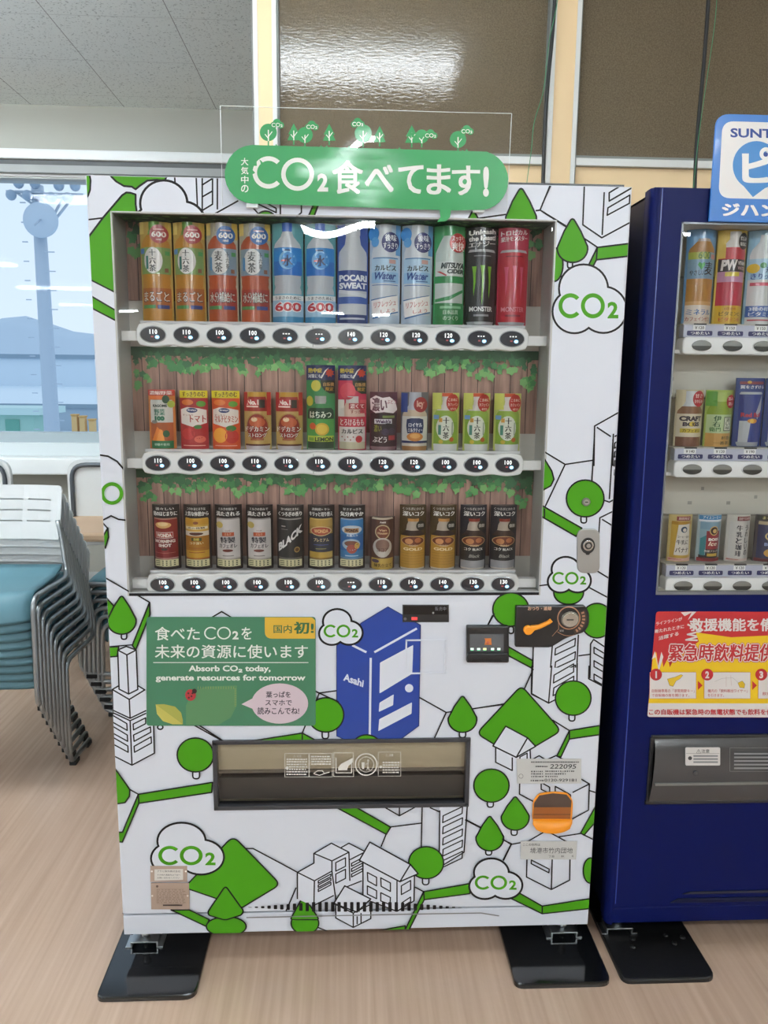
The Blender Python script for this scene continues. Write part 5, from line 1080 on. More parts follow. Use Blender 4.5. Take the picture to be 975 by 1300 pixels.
# acrylic topper with the green speech bubble
FI = (260, 120, 2.1196); SY = -.014
q0 = P(283, 262, SY); q1 = P(648, 146, SY)
tp = root('topper_sign', ((q0.x+q1.x)/2, SY, q0.z), 'clear acrylic topper with green speech bubble and small trees above the white machine', 'sign')
vs = []; fs = []; nx = 60; nz = 10
def lean(x, z): return SY-(z-q0.z)*.045+.0009*math.sin(x*21+1.2)*math.sin((z-q0.z)*24)
for j in range(nz+1):
    for i in range(nx+1):
        x = q0.x+(q1.x-q0.x)*i/nx; zz = q0.z+(q1.z-q0.z)*j/nz; vs.append((x, lean(x, zz), zz))
for j in range(nz):
    for i in range(nx): k = j*(nx+1)+i; fs.append([k, k+1, k+nx+2, k+nx+1])
ACR = glassmat('acrylic', (.95, .96, .96), 1.49); b = MB(); b.add(vs, fs, ACR, True)
mo = bpy.data.objects
sh = b.build('acrylic_sheet', tp)
EDG = M('d5dbdb', .3, name='acrylic_edge'); b = MB()
for xa, xb, za, zb in ((q0.x-.0008, q0.x+.0008, q0.z, q1.z), (q1.x-.0008, q1.x+.0008, q0.z, q1.z)): b.tube([(xa, lean(xa, za), za), (xb, lean(xb, zb), zb)], .0006, EDG, 4)
b.tube([(q0.x+(q1.x-q0.x)*i/30, lean(q0.x+(q1.x-q0.x)*i/30, q1.z), q1.z) for i in range(31)], .0006, EDG, 4); b.build('sheet_edge', tp)
a = Art(SY, .0012); a.F = FI; SG = M('2f9a58', .35, coat=.5, name='bubble_green', g=1.0); SW = M('eeeeea', .3, coat=.5, name='bubble_white', g=1.0)
bub = []
for (cx, cy, a0) in ((735, 233, -80), (735, 233, 90)): pass
pts = [(130, 138), (760, 156)]+circ(742, 233, 74, 78, 14, -76, 84)+[(662, 312), (660, 330), (650, 340), (625, 343), (634, 330), (632, 311), (132, 294)]+circ(130, 216, 76, 78, 14, 92, 268)
a.fill(pts, SG)
a.co2(131, 178, 303, 245, SW, .25) if False else None
a.ring(172, 211, 31, 43, SW, 45, 315, 26); a.ring(250, 216, 32, 44, SW, 0, 360, 32); a.text('2', 303, 214, 332, 262, SW, .045)
for ch, x0_, y0_, x1_, y1_ in (('食', 343, 178, 426, 268), ('べ', 430, 190, 508, 264), ('て', 520, 192, 588, 268), ('ま', 596, 190, 662, 270), ('す', 664, 193, 740, 272), ('!', 748, 195, 764, 276)): a.text(ch, x0_, y0_, x1_, y1_, SW, .028 if ch != '!' else .05)
for k, ch in enumerate('大気中の'): a.text(ch, 98, 172+24*k, 118, 192+24*k, SW, .02)
def mini_tree(cx, cy, rr, tri=False, trunk=True):
    if tri: a.fill([(cx, cy-rr*1.25), (cx+rr*.75, cy+rr*.2), (cx+rr*.5, cy+rr*.2), (cx+rr*.85, cy+rr), (cx-rr*.85, cy+rr), (cx-rr*.5, cy+rr*.2), (cx-rr*.75, cy+rr*.2)], SG)
    else: a.fill(circ(cx, cy, rr, rr*1.02, 20), SG)
    if trunk:
        a.line([(cx, cy-rr*.3), (cx, cy+rr*1.35)], SW, .0022); a.line([(cx, cy+rr*.5), (cx+rr*.45, cy-rr*.1)], SW, .0016); a.line([(cx, cy+rr*.7), (cx-rr*.4, cy+rr*.2)], SW, .0016)
    a.line([(cx, cy+rr), (cx, cy+rr*1.6)], SG, .003)
for cx, cy, rr, tri in ((172, 105, 23, 0), (240, 106, 20, 1), (270, 112, 21, 0), (335, 107, 20, 1), (426, 108, 23, 0), (470, 112, 19, 1), (556, 112, 21, 1), (583, 116, 18, 0), (680, 124, 22, 0)): mini_tree(cx, cy, rr, tri)
for cx, cy in ((195, 84), (288, 89), (411, 82), (606, 112), (703, 101)):
    for dx, dy, rr in ((-9, 2, 9), (0, -4, 11), (10, 2, 9)): a.fill(circ(cx+dx, cy+dy, rr, rr, 14), SG)
    a.co2(cx-14, cy-4, cx+15, cy+7, SW, .3)
for x in (190, 310, 325, 385, 520, 700): a.fill([(x-14, 146+x*.025), (x-8, 134+x*.025), (x-2, 140+x*.025), (x+3, 131+x*.025), (x+8, 139+x*.025), (x+14, 146+x*.025)], SG)
bo = a.build('speech_bubble', tp, grid=[('x', q0.x+(q1.x-q0.x)*i/40) for i in range(1, 40)]+[('z', q0.z+(q1.z-q0.z)*i/10) for i in range(1, 10)])
for v in bo.data.vertices:
    x, z = v.co.x+tp.location.x, v.co.z+tp.location.z; v.co.y = lean(x, z)-.0008-(SY-.0012-(v.co.y+tp.location.y))-tp.location.y
b = MB()
for x in (q0.x+.06, q1.x-.06): b.box(x-.012, x+.012, SY+.0, -.0042, q0.z-.001, q0.z+.016, M('dfe3e3', .3), .001)
b.build('clip', tp)

# ================================================================ blue vending machine
BX0, BX1 = .620, 1.775
NAVY = M('07124a', .42, spec=.12, name='navy_steel', g=1.0); NAVYD = M('0a1130', .4, spec=.2, name='navy_side', g=1.0)
BWIN = (.692, 1.70, .935, 1.754); BFL = (.705, 1.69, .405, .572)
bv = root('vending_machine', ((BX0+BX1)/2, .36, 0), 'dark blue drink vending machine with a red and yellow emergency sticker', 'vending machine', 'drink vending machines side by side')
b = MB()
for x in (BX0+.012, BX1-.016): b.box(x, x+.004, .05, .72, MB0, MH-.006, NAVYD)
b.box(BX0+.012, BX1-.012, .716, .72, MB0, MH-.006, NAVYD); b.box(BX0+.012, BX1-.012, .05, .72, MH-.012, MH-.006, NAVYD); b.box(BX0+.012, BX1-.012, .05, .72, MB0, MB0+.006, NAVYD); b.build('cabinet', bv)
BG = M('bcb8ae', .5, name='case_grey'); b = MB(); r = .016
panel(b, BX0+r, BX1-r, KICK-.01, MH-.002, [BWIN, BFL], 0, .05, NAVY, [.10, .10], [BG, DARK])
for s, xe in ((-1, BX0), (1, BX1)):
    vs = []; fs = []
    for k in range(9):
        an = k/8*PI/2; x = xe-s*r+s*r*math.sin(an); y = r-r*math.cos(an); vs += [(x, y, MB0), (x, y, MH-.002)]
    vs += [(xe, .036, MB0), (xe, .036, MH-.002), (xe-s*.004, .04, MB0), (xe-s*.004, .04, MH-.002), (xe-s*.004, .055, MB0), (xe-s*.004, .055, MH-.002)]
    for k in range(11): fs.append([2*k, 2*k+2, 2*k+3, 2*k+1])
    b.add(vs, fs, NAVY, True)
b.add([(BX0+.004, .0, MH-.002), (BX1-.004, .0, MH-.002), (BX1-.004, .06, MH), (BX0+.004, .06, MH)], [[0, 1, 2, 3]], NAVY)
b.add([(BFL[0], .1, BFL[2]), (BFL[1], .1, BFL[2]), (BFL[1], .1, BFL[3]), (BFL[0], .1, BFL[3])], [[0, 1, 2, 3]], DARK)
b.box(BX0+.02, BX0+.022, -.0006, .002, KICK, MH-.004, M('2c3f86', .25)); 
b.build('front_panel', bv)
b = MB(); b.box(BX0+.012, BX1-.012, .004, .04, MB0, KICK-.014, NAVY, .003)
b.build('kick_plate', bv)
b = MB(); b.prism([(.80, KICK+.012), (1.60, KICK+.012), (1.62, KICK+.0), (.78, KICK+.0)], -.004, .0, NAVYD, .002); b.prism([(.83, KICK+.030), (1.58, KICK+.030), (1.60, KICK+.024), (.81, KICK+.024)], -.004, .0, M('0a0f26', .4), .0015); b.build('foot_louvre', bv)
# display case
b = MB(); b.box(BWIN[0]-.01, BWIN[1]+.01, .099, .104, BWIN[2]-.01, BWIN[3]+.02, BG)
for z in (1.655, 1.38, 1.10): b.box(BWIN[0], BWIN[1], .093, .1, z-.002, z+.002, M('8f8c84', .5))
for k in range(16): x = .72+.06*k+RND.uniform(-.02, .02); z = RND.choice((1.14, 1.16, 1.42, 1.40, 1.125)); b.box(x, x+RND.uniform(.006, .014), .0985, .0992, z, z+.008, M('8f8d86', .6))
b.build('display_back', bv)
b = MB(); b.add([(BWIN[0], .006, BWIN[2]), (BWIN[1], .006, BWIN[2]), (BWIN[1], .006, BWIN[3]), (BWIN[0], .006, BWIN[3])], [[0, 1, 2, 3]], GLASS); b.build('display_glass', bv)
b = MB()
for (xa, xb, za, zb) in ((BWIN[0]-.004, BWIN[0], BWIN[2], BWIN[3]+.004), (BWIN[0]-.004, BWIN[1], BWIN[3], BWIN[3]+.004), (BWIN[0]-.004, BWIN[1], BWIN[2]-.008, BWIN[2])): b.box(xa, xb, -.0012, .004, za, zb, M('6f7378', .35, .4))
b.build('window_frame', bv)
BRZ_ = (1.501, 1.2235, .948); BS0, BSD = .757, .0705; PRB = (('￥120', '￥150', '￥150', '￥150'), ('￥140', '￥120', '￥190', '￥190'), ('￥120', '￥120', '￥120', '￥120'))
STRIP = M('b4b6c6', .45, name='price_strip'); PILL = M('26285a', .4, name='pill_navy')
BT1, BT2 = M('8b8d8c', .25, .3, name='button_grey'), M('303231', .3, name='button_black')
for r_, z in enumerate(BRZ_):
    b = MB(); xl, xr = BS0-.042, BS0+12*BSD+.04
    b.prism(roundpoly([(xl, z-.0225), (xr, z-.0225), (xr, z+.016), (xl, z+.016)], .012), .012, .05, RAILW, .003); b.box(BWIN[0], BWIN[1], .03, .05, z-.02, z-.012, RAILW)
    b.prism([(xl+.005, z+.016), (xr, z+.016), (xr, z+.043), (xl+.005, z+.043)], .026, .05, STRIP, .001); rl = b.build('button_rail', bv)
    b = MB(); b.box(xl+.004, xr, .028, .095, z+.043, z+.046, GREY); b.build('shelf_tray', rl)
    for i in range(5):
        cx = BS0+i*BSD; g = MB(); g.disc((cx, z-.003), .0245, .0135, .0105, .014, RAILW, 30, .001); g.disc((cx, z-.003), .0225, .0118, .0092, .012, BT1, 30, .0008)
        n = 16; g.add([(cx+.0222*math.cos(PI+PI*k/n), .0091, z-.0035+.0114*math.sin(PI+PI*k/n)) for k in range(n+1)], [list(range(n+1))], BT2); g.build('select_button', rl)
        g = MB(); g.box(cx-.016, cx+.012, .0252, .026, z+.031, z+.0425, M('e4e4e2')); txt(g, PRB[r_][min(i, 3)], cx-.012, cx+.009, z+.0335, z+.0405, .0250, INK, .02)
        g.prism(roundpoly([(cx-.029, z+.0195), (cx+.029, z+.0195), (cx+.029, z+.0300), (cx-.029, z+.0300)], .003), .0250, .026, PILL)
        txt(g, 'つめたい', cx-.021, cx+.022, z+.0215, z+.0285, .0248, M('e2e2e8'), .04); g.box(cx-.014, cx+.014, .0245, .03, z+.0432, z+.0462, DARK); g.build('price_tag', rl)
ROWB = ('drinks on show in the top row of the blue machine', 'drinks on show in the middle row of the blue machine', 'drinks on show in the bottom row of the blue machine')
def mugicha():
    p = Pack(.066, .205, '5f92c0').body([(.10, .2), (.125, .22), (.13, .24), (.2, .42), (.24, .45), (1, .45)], [(0, 'b0a49a'), (.13, 'a8783c'), (.24, '7fa0b8'), (.52, 'b07c34'), (.76, 'c89a60'), (.8, 'd8ccc0')])
    p.rect('label', .05, .24, .66, .315, 'a8b04c'); p.text('label', '600', .3, .238, .72, .31, '2f6a34', .0); p.rect('label', .76, .26, .96, .31, 'c88a84'); p.text('label', 'やさしい', .1, .43, .52, .485, '2c2420', .03); p.text('label', '麦', .52, .345, .86, .48, '1e1a18', .04)
    p.poly('label', [(.42, .43), (.3, .375), (.34, .345), (.42, .362), (.5, .345), (.54, .375)], '3f9a48'); p.text('caption', 'ミネラル', .08, .845, .9, .905, '3a6aa8', .05); p.text('caption', 'カフェインゼロ', .06, .925, .88, .97, 'a84038', .03); return p
def vitamin():
    p = Pack(.066, .205, 'd8b84c').body([(.02, .2), (.1, .2), (.19, .4), (.24, .46), (1, .46)], [(0, 'd4d0cc'), (.185, 'b8303c'), (.31, '33282c'), (.44, 'c08aa8'), (.55, 'b42c44'), (.8, 'd0a828')])
    p.rect('card_print', .0, .05, .2, .3, 'e0c060'); p.ell('badge', .76, .12, .2, .088, '2c2420', 1); p.text('badge', '忙しい', .62, .07, .9, .115, 'ece8e0', .05, 1); p.text('badge', '毎日に', .62, .13, .9, .17, 'ece8e0', .05, 1)
    p.text('label', 'PW', .1, .315, .58, .43, 'e6e0dc', .05, 0, .1); p.text('label', 'VITAMIN', .6, .33, .96, .37, 'e0dcd8', .04); p.text('label', 'WATER', .6, .385, .94, .42, 'c8a8b0', .03); p.rect('label', .22, .445, .68, .49, 'd8c448'); p.text('caption', '1日分の', .28, .82, .66, .85, 'a82c2c', .03); p.text('caption', 'ビタミンC', .14, .865, .84, .91, '5a4a1c', .04); p.text('caption', 'ビタミンB', .14, .93, .84, .97, 'c04a2c', .03); return p
def lemonwater():
    p = Pack(.066, .205, '8fb8d4').body([(.05, .2), (.12, .22), (.2, .4), (.26, .45), (1, .45)], [(0, 'd8dce0'), (.3, 'a8cce4'), (.52, 'd6d8da'), (.8, 'd6d8da')])
    p.ell('label', .16, .4, .16, .05, 'dcb83c'); p.ell('label', .42, .37, .1, .03, '3f8a4c'); p.text('label', '天然水', .5, .38, .94, .45, '2c3a7a', .03); p.text('label', 'きりっと', .1, .455, .8, .515, '2f4f9a', .04); p.rect('label', .1, .55, .94, .585, 'c04a60'); p.rect('caption', .02, .80, .98, .92, '2c56a0', 1); p.text('caption', '3種の柑橘', .1, .81, .9, .855, 'e4e8f0', .03, 1); p.text('caption', 'ビタミン', .1, .865, .9, .91, 'e4e8f0', .03, 1); p.rect('caption', .1, .945, .9, .96, 'b03a48'); return p
def craft():
    p = Pack(.064, .130, 'c8bc9c').body([(.02, .24), (.2, .24), (.27, .3), (.36, .44), (.4, .46), (1, .46)], [(0, 'cfd2d6'), (.29, '8a6248'), (.42, 'd6cbb4'), (.80, 'd6cbb4'), (.83, '7a5240')])
    p.ell('badge', .7, .155, .24, .14, 'b02c38', 1); p.text('badge', '甘さ', .54, .07, .86, .14, 'f0dcd8', .03, 1); p.text('badge', 'ひかえめ', .53, .17, .87, .23, 'f0dcd8', .03, 1); p.text('label', 'CRAFT', .1, .46, .9, .55, '3a2c3a', .06); p.text('label', 'BOSS', .2, .565, .8, .64, '3a2c3a', .06); p.ell('label', .5, .6, .1, .045, 'd0b43c'); p.rect('label', .14, .68, .9, .755, 'd0b83c'); p.text('label', 'カフェオレ', .2, .69, .86, .745, '4a3a1c', .03); return p
def iemon():
    p = Pack(.064, .130, 'a8bc5c').body([(.04, .22), (.18, .23), (.24, .36), (.34, .44), (.4, .46), (1, .46)], [(0, 'b4c870'), (.2, '8fa838'), (.43, 'b8cc9c'), (.76, 'c89a54')])
    p.rect('card_print', 0, .02, .3, .28, '6aa848'); p.ell('badge', .8, .2, .19, .12, 'b02c34', 1); p.text('badge', '旨み', .68, .12, .92, .18, 'f0dcd8', .03, 1); p.text('badge', '濃い', .68, .21, .92, .27, 'f0dcd8', .03, 1); p.text('label', '伊', .22, .45, .46, .55, '2c5a34', .03); p.text('label', '右', .2, .555, .44, .645, '2c5a34', .03); p.text('label', '衛門', .12, .655, .46, .73, '3a7a3c', .03); p.rect('label', .56, .47, .92, .72, '5a6a54'); p.rect('label', .59, .485, .89, .705, 'd8dcc8'); p.vtext('label', '濃い味', .74, .49, .7, .2, '3a4a34', .02); p.text('caption', '香り豊か', .5, .81, .92, .87, '4a4a2c', .04); p.text('caption', '一番茶', .26, .9, .84, .96, '5a4a24', .03); return p
def bull():
    p = Pack(.067, .158, '2f4380', .014).body([(.2, .36), (.22, .4), (.95, .4), (.99, .36)], [(0, 'c4c8cc'), (.235, '2f3f86'), (.93, 'a8acb4')], .006, 'can')
    p.rect('header', .08, .05, .92, .09, '8a3f4a'); p.ell('header', .36, .06, .07, .02, 'd0a040'); p.text('header', '翼をさずける', .1, .105, .94, .155, 'ecebf0', .05)
    p.poly('label', [(.14, .62), (.46, .62), (.4, .93), (.14, .93)], 'bcc0c6'); p.poly('label', [(.62, .5), (.86, .24), (.88, .45), (.7, .6)], 'bcc0c6'); p.text('label', 'Red Bull', .16, .5, .84, .565, 'b83040', .04); p.ell('label', .52, .62, .17, .035, 'd08a34'); p.ell('label', .5, .62, .07, .03, 'e0b848'); return p
def smallpack(bg, can, *f):
    return Pack(.056, .113, bg, .012).body([(.13, .40), (.15, .42), (.92, .42), (.94, .4)], can, .006, 'can')
def banana():
    p = smallpack('cdb878', [(0, 'c8b06a'), (.13, 'b88a30'), (.2, 'cfa848'), (.88, 'c8a24a')]); p.rect('header', .25, .03, .86, .12, '8a3038'); p.text('header', '期間限定', .32, .045, .82, .105, 'e0c8c0', .03); p.poly('label', [(.3, .2), (.8, .18), (.88, .85), (.2, .85)], 'dcd6cc')
    p.ell('label', .54, .3, .14, .065, '34506a'); p.ell('label', .56, .31, .08, .04, 'd8d2c8'); p.text('label', 'コーヒー香る', .28, .43, .82, .48, '3a302c', .02); p.text('label', '牛乳に', .26, .52, .78, .62, '2c2626', .03); p.text('label', 'バナナ', .24, .68, .82, .79, '2c2626', .03); p.rect('info_strip', .02, .91, .98, .985, 'd8b0a0'); p.rect('info_strip', .05, .93, .5, .95, 'b8483c'); return p
def ice():
    p = smallpack('a8bcc4', [(0, '6aa0c8'), (.13, '7fa4bc'), (.3, '8fb4c4'), (.85, '303038')]); p.rect('header', .02, .01, .98, .1, '3f84b8'); p.text('header', 'アイスコーヒー', .14, .02, .9, .085, 'e0ecf4', .03); p.rect('header', .02, .1, .98, .14, 'dde4ea'); p.rect('label', .28, .33, .9, .75, '8e2430'); p.poly('label', [(.1, .5), (.28, .42), (.26, .86), (.1, .86)], '3f8a94'); p.rect('label', .28, .72, .9, .9, '28242a')
    p.ell('label', .58, .325, .2, .1, 'c8a868'); p.ell('label', .58, .325, .16, .08, '3a2420'); p.ell('label', .6, .33, .09, .045, 'c8a868'); p.text('label', 'BOSS', .36, .48, .84, .54, 'ece6e0', .05); p.text('label', 'Ice', .36, .555, .76, .645, 'e8d4c0', .02, 0, .3); p.text('label', '無糖ブラック', .24, .735, .84, .785, 'e0d8d4', .02); p.rect('label', .34, .81, .8, .87, 'c8a848'); p.rect('info_strip', .02, .91, .98, .99, '8a2c30'); return p
def milk():
    p = smallpack('cfccc4', [(0, 'b0aca4'), (.13, 'd6d4d0')]); p.rect('header', .34, .03, .95, .12, '7a3038'); p.text('header', '国産牛乳使用', .4, .045, .92, .105, 'e0ccc4', .02); p.vtext('label', '牛乳と珈琲', .42, .2, .88, .25, '2c2c3c', .04); p.vtext('label', 'うれしいの', .76, .2, .86, .2, '34343a', .02); p.rect('info_strip', .02, .92, .98, .985, 'd8c4bc'); p.rect('info_strip', .05, .935, .5, .955, 'b8483c'); return p
def rainbow():
    p = smallpack('4a4448', [(0, 'b8b4ac'), (.13, 'b8a888'), (.2, '343a5c'), (.9, '343a5c')]); p.rect('header', .02, .01, .98, .11, '2c2c28'); p.text('header', 'まろやか', .2, .025, .84, .09, 'd0c88c', .03); p.ell('label', .56, .44, .26, .1, 'c8b478'); p.ell('label', .56, .44, .2, .075, '2f4a7c'); p.text('label', 'BOSS', .3, .58, .84, .65, '8fa4d8', .03); p.ell('label', .56, .8, .26, .09, 'c89a48'); p.rect('info_strip', .02, .92, .98, .99, '6a2c34'); return p
def placeb(r_, i, pk, name, label, cat):
    pk.build(name, (BS0+.004+i*BSD, .060, BRZ_[r_]+.0465), label, cat, ROWB[r_])
placeb(0, 0, mugicha(), 'barley_tea_bottle', 'amber barley tea bottle with green heart, top left in the blue machine', 'tea')
placeb(0, 1, vitamin(), 'vitamin_water_bottle', 'red vitamin water bottle on yellow in the blue machine', 'soft drink')
placeb(0, 2, lemonwater(), 'lemon_water_bottle', 'pale lemon water bottle at the right edge, top row of the blue machine', 'water')
placeb(1, 0, craft(), 'latte_bottle', 'brown and cream latte bottle with red badge in the blue machine', 'coffee')
placeb(1, 1, iemon(), 'green_tea_bottle', 'bright green tea bottle with red badge in the blue machine', 'tea')
placeb(1, 2, bull(), 'energy_drink_can', 'blue and silver energy drink can on a tall navy card, beside the green tea', 'energy drink')
placeb(1, 3, bull(), 'energy_drink_can', 'blue and silver energy drink can cut off by the right edge', 'energy drink')
placeb(2, 0, banana(), 'banana_milk_can', 'yellow banana milk can at the bottom left of the blue machine', 'milk drink')
placeb(2, 1, ice(), 'iced_coffee_can', 'icy blue and red coffee can in the blue machine', 'coffee')
placeb(2, 2, milk(), 'milk_coffee_can', 'white milk coffee can with vertical black lettering', 'coffee')
placeb(2, 3, rainbow(), 'coffee_can', 'navy coffee can at the right edge of the blue machine', 'coffee')
# emergency sticker
FE2 = (815, 765, 6.094); RD, YW, LT = M('b3262c', .4, name='sticker_red', g=1.0), M('e2bc1c', .4, name='sticker_yellow', g=1.0), M('d6d2d0', .4, name='sticker_white', g=1.0)
SX1 = 2560
b = plate_px(roundpoly([(110, 68), (SX1, 75), (SX1, 895), (40, 885)], 24), FE2, 0, .0008, RD); es = b.build('emergency_sticker', bv); es['label'] = 'red and yellow emergency drink supply sticker'
a = art(-.0008, FE2)
a.line([(352, 168), (455, 222), (352, 246), (440, 262), (340, 288), (430, 292)], LT, .004); a.fill([(82, 440), (110, 380), (125, 490), (150, 400), (165, 500), (200, 430), (215, 500), (240, 450), (440, 300), (415, 230), (690, 268), (SX1, 180), (SX1, 780), (50, 780)], YW); a.fill(roundpoly([(50, 778), (SX1, 784), (SX1, 893), (42, 884)], [2, 2, 20, 20]), LT)
for q in ([(300, 75), (370, 70), (420, 70), (355, 135), (385, 75), (330, 105)], [(75, 440), (100, 375), (125, 490), (150, 380), (165, 420), (130, 530), (105, 420)]): a.fill(q, LT)
def otext(s_, x0_, y0_, x1_, y1_, c1, c2, bo=.06, b2=.01, sh=0, dy=0): a.text(s_, x0_-4, y0_-4, x1_+4, y1_+4, c1, bo, dy, sh); a.text(s_, x0_, y0_, x1_, y1_, c2, b2, dy, sh)
a.text('救援機能を備えた自動販売機', 368, 122, 1790, 222, LT, .035); 
for b_, c_ in ((.16, RD), (.11, LT), (.03, RD)): a.text('緊急時飲料提供ベンダー', 204-b_*90, 320-b_*90, 1486+b_*90, 452+b_*90, c_, b_, 0, .15)
for s_, x0_, y0_, x1_, y1_ in (('ライフラインが', 108, 150, 310, 178), ('断たれたときに', 100, 208, 325, 238), ('活躍する', 128, 262, 282, 292)): a.text(s_, x0_, y0_, x1_, y1_, LT, .02, -40)
for k, (x0_, x1_) in enumerate(((60, 418), (482, 838), (900, 1256), (1318, 1674))):
    a.fill([(x0_, 538), (x1_, 538), (x1_, 742), (x0_-3, 742)], LT); a.line([(x0_, 538), (x1_, 538), (x1_, 742), (x0_-3, 742)], RD, .0006, True)
    cx_ = x0_+(48 if k == 0 else 22); a.fill(circ(cx_, 556, 46), RD); a.text(str(k+1), cx_-(5 if k == 0 else 15), 530, cx_+(7 if k == 0 else 15), 585, LT, .05)
    if k < 3: a.fill([(x1_+14, 605), (x1_+50, 640), (x1_+14, 675)], RD)
GLD = M('d8b428', g=1.0); a.shape([(195, 590), (255, 575), (300, 555), (315, 562), (290, 590), (262, 605), (240, 648), (212, 640)], GLD, INK, .0006); a.shape([(740, 620), (775, 605), (795, 630), (790, 660), (755, 655)], GLD, INK, .0006)
a.line([(560, 610), (620, 585), (700, 580), (740, 615)], M('8a8a8a'), .0006); a.line([(650, 570), (650, 650)], M('a88'+'080'), .0006); a.line([(685, 560), (690, 640)], M('a88080'), .0006)
for s_, x0_, y0_, x1_, y1_ in (('自販機専用の「非常用鍵キー」', 75, 668, 405, 695), ('で自販機の扉を開けます。', 75, 704, 365, 728), ('機内の「飲料搬出ワイヤー」', 508, 668, 815, 695), ('を引きます。', 508, 704, 632, 728), ('飲料が出ます。', 930, 690, 1150, 716)): a.text(s_, x0_, y0_, x1_, y1_, RD, .0)
a.text('この自販機は緊急時の無電状態でも飲料を供給します', 52, 822, 1200, 868, RD, .03)
a.build('sticker_print', es)
# delivery flap
b = MB(); u0, u1, v0, v1 = BFL
vs = []; fs = []; N = 12
for i in range(N+1):
    t = i/N; z = v1-(v1-v0)*t; y = -.004-.016*math.sin(t*PI)**.55; vs += [(u0+.004-.006*t, y, z), (u1, y, z)]
for i in range(N): fs.append([2*i, 2*i+2, 2*i+3, 2*i+1])
o_ = len(vs); 
b.add(vs, fs, M('3a3a3c', .2, coat=.4, name='flap_smoke'), True); b.box(u0-.004, u1, -.006, .01, v1-.002, v1+.006, DARK, .001); b.box(u0-.008, u1, -.006, .01, v0-.006, v0+.002, DARK, .001); b.box(u0-.006, u0+.004, -.006, .01, v0, v1, DARK, .001)
b.box(u0+.006, u1, -.0225, -.018, v0+.052, v0+.058, M('6a6a68', .25)); fo2 = b.build('delivery_flap', bv)
FB2 = (755, 740, 2.827); b = plate_px(rrect(325, 590, 450, 655, 5), FB2, -.0205, .0006, LT); st = b.build('caution_label', fo2); a = art(-.0211, FB2)
a.text('⚠注意', 365, 597, 412, 611, INK, .02); a.line([(328, 612), (447, 612)], INK, .0006); a.fill(circ(342, 629, 7), INK)
for i in range(3): a.fill([(354, 618+11*i), (442, 618+11*i), (442, 624+11*i), (354, 624+11*i)], M('77777a'))
a.build('label_print', st)
a = art(-.0207, FB2); a.line([(485, 592), (760, 592), (760, 676), (485, 676)], M('8a8a8a'), .0006, True)
for i in range(5): a.fill([(500, 610+13*i), (750, 610+13*i), (750, 616+13*i), (500, 616+13*i)], M('7e7e80'))
a.build('flap_print', fo2)
b = MB(); q = P(755+362/2.827, 740+682/2.827, -.02); b.disc((q.x, q.z), .007, .007, -.024, -.018, M('55565a', .25, .6), 16, .001); b.disc((q.x, q.z), .003, .003, -.0245, -.0235, DARK, 10); b.build('flap_lock', fo2)
for x in (.672, 1.72):
    for y in (.06, .63): foot(x, y, bv)
# blue topper board
FS2 = (815, 140, 4.0625); BLB = M('1f6fc0', .35, coat=.4, name='board_blue', g=1.0)
tb = root('topper_board', (.98, -.012, 1.75), 'blue rounded topper board with a white panel and pin symbol above the blue machine', 'sign')
X2 = 1130
b = plate_px(roundpoly([(380, 20), (X2, 40), (X2, 590), (341, 575)], [70, 70, 4, 4], 6), FS2, -.006, .004, BLB, .001); b.build('board', tb)
a = art(-.010, FS2); a.fill(roundpoly([(415, 56), (X2-40, 75), (X2-40, 470), (394, 452)], [60, 60, 60, 60], 7), M('e4e2e0', .35, coat=.3, name='board_white', g=1.0))
NB = M('1d3f8a', g=1.0); a.text('SUNTORY', 456, 92, 850, 140, NB, .03, 8); PB = M('2f7fc4', .35, g=1.0); a.fill(circ(590, 285, 122, 126, 40), PB); a.fill([(510, 375), (670, 375), (572, 448)], PB)
a.text('ピ', 515, 212, 690, 375, M('f0eeec', g=1.0), .05); a.ring(640, 225, 14, 34, M('f0eeec', g=1.0)); a.fill(circ(638, 228, 12), NB)
a.text('ジハンピ', 412, 478, 800, 545, M('f0eeec', g=1.0), .05, 6); a.build('board_print', tb)

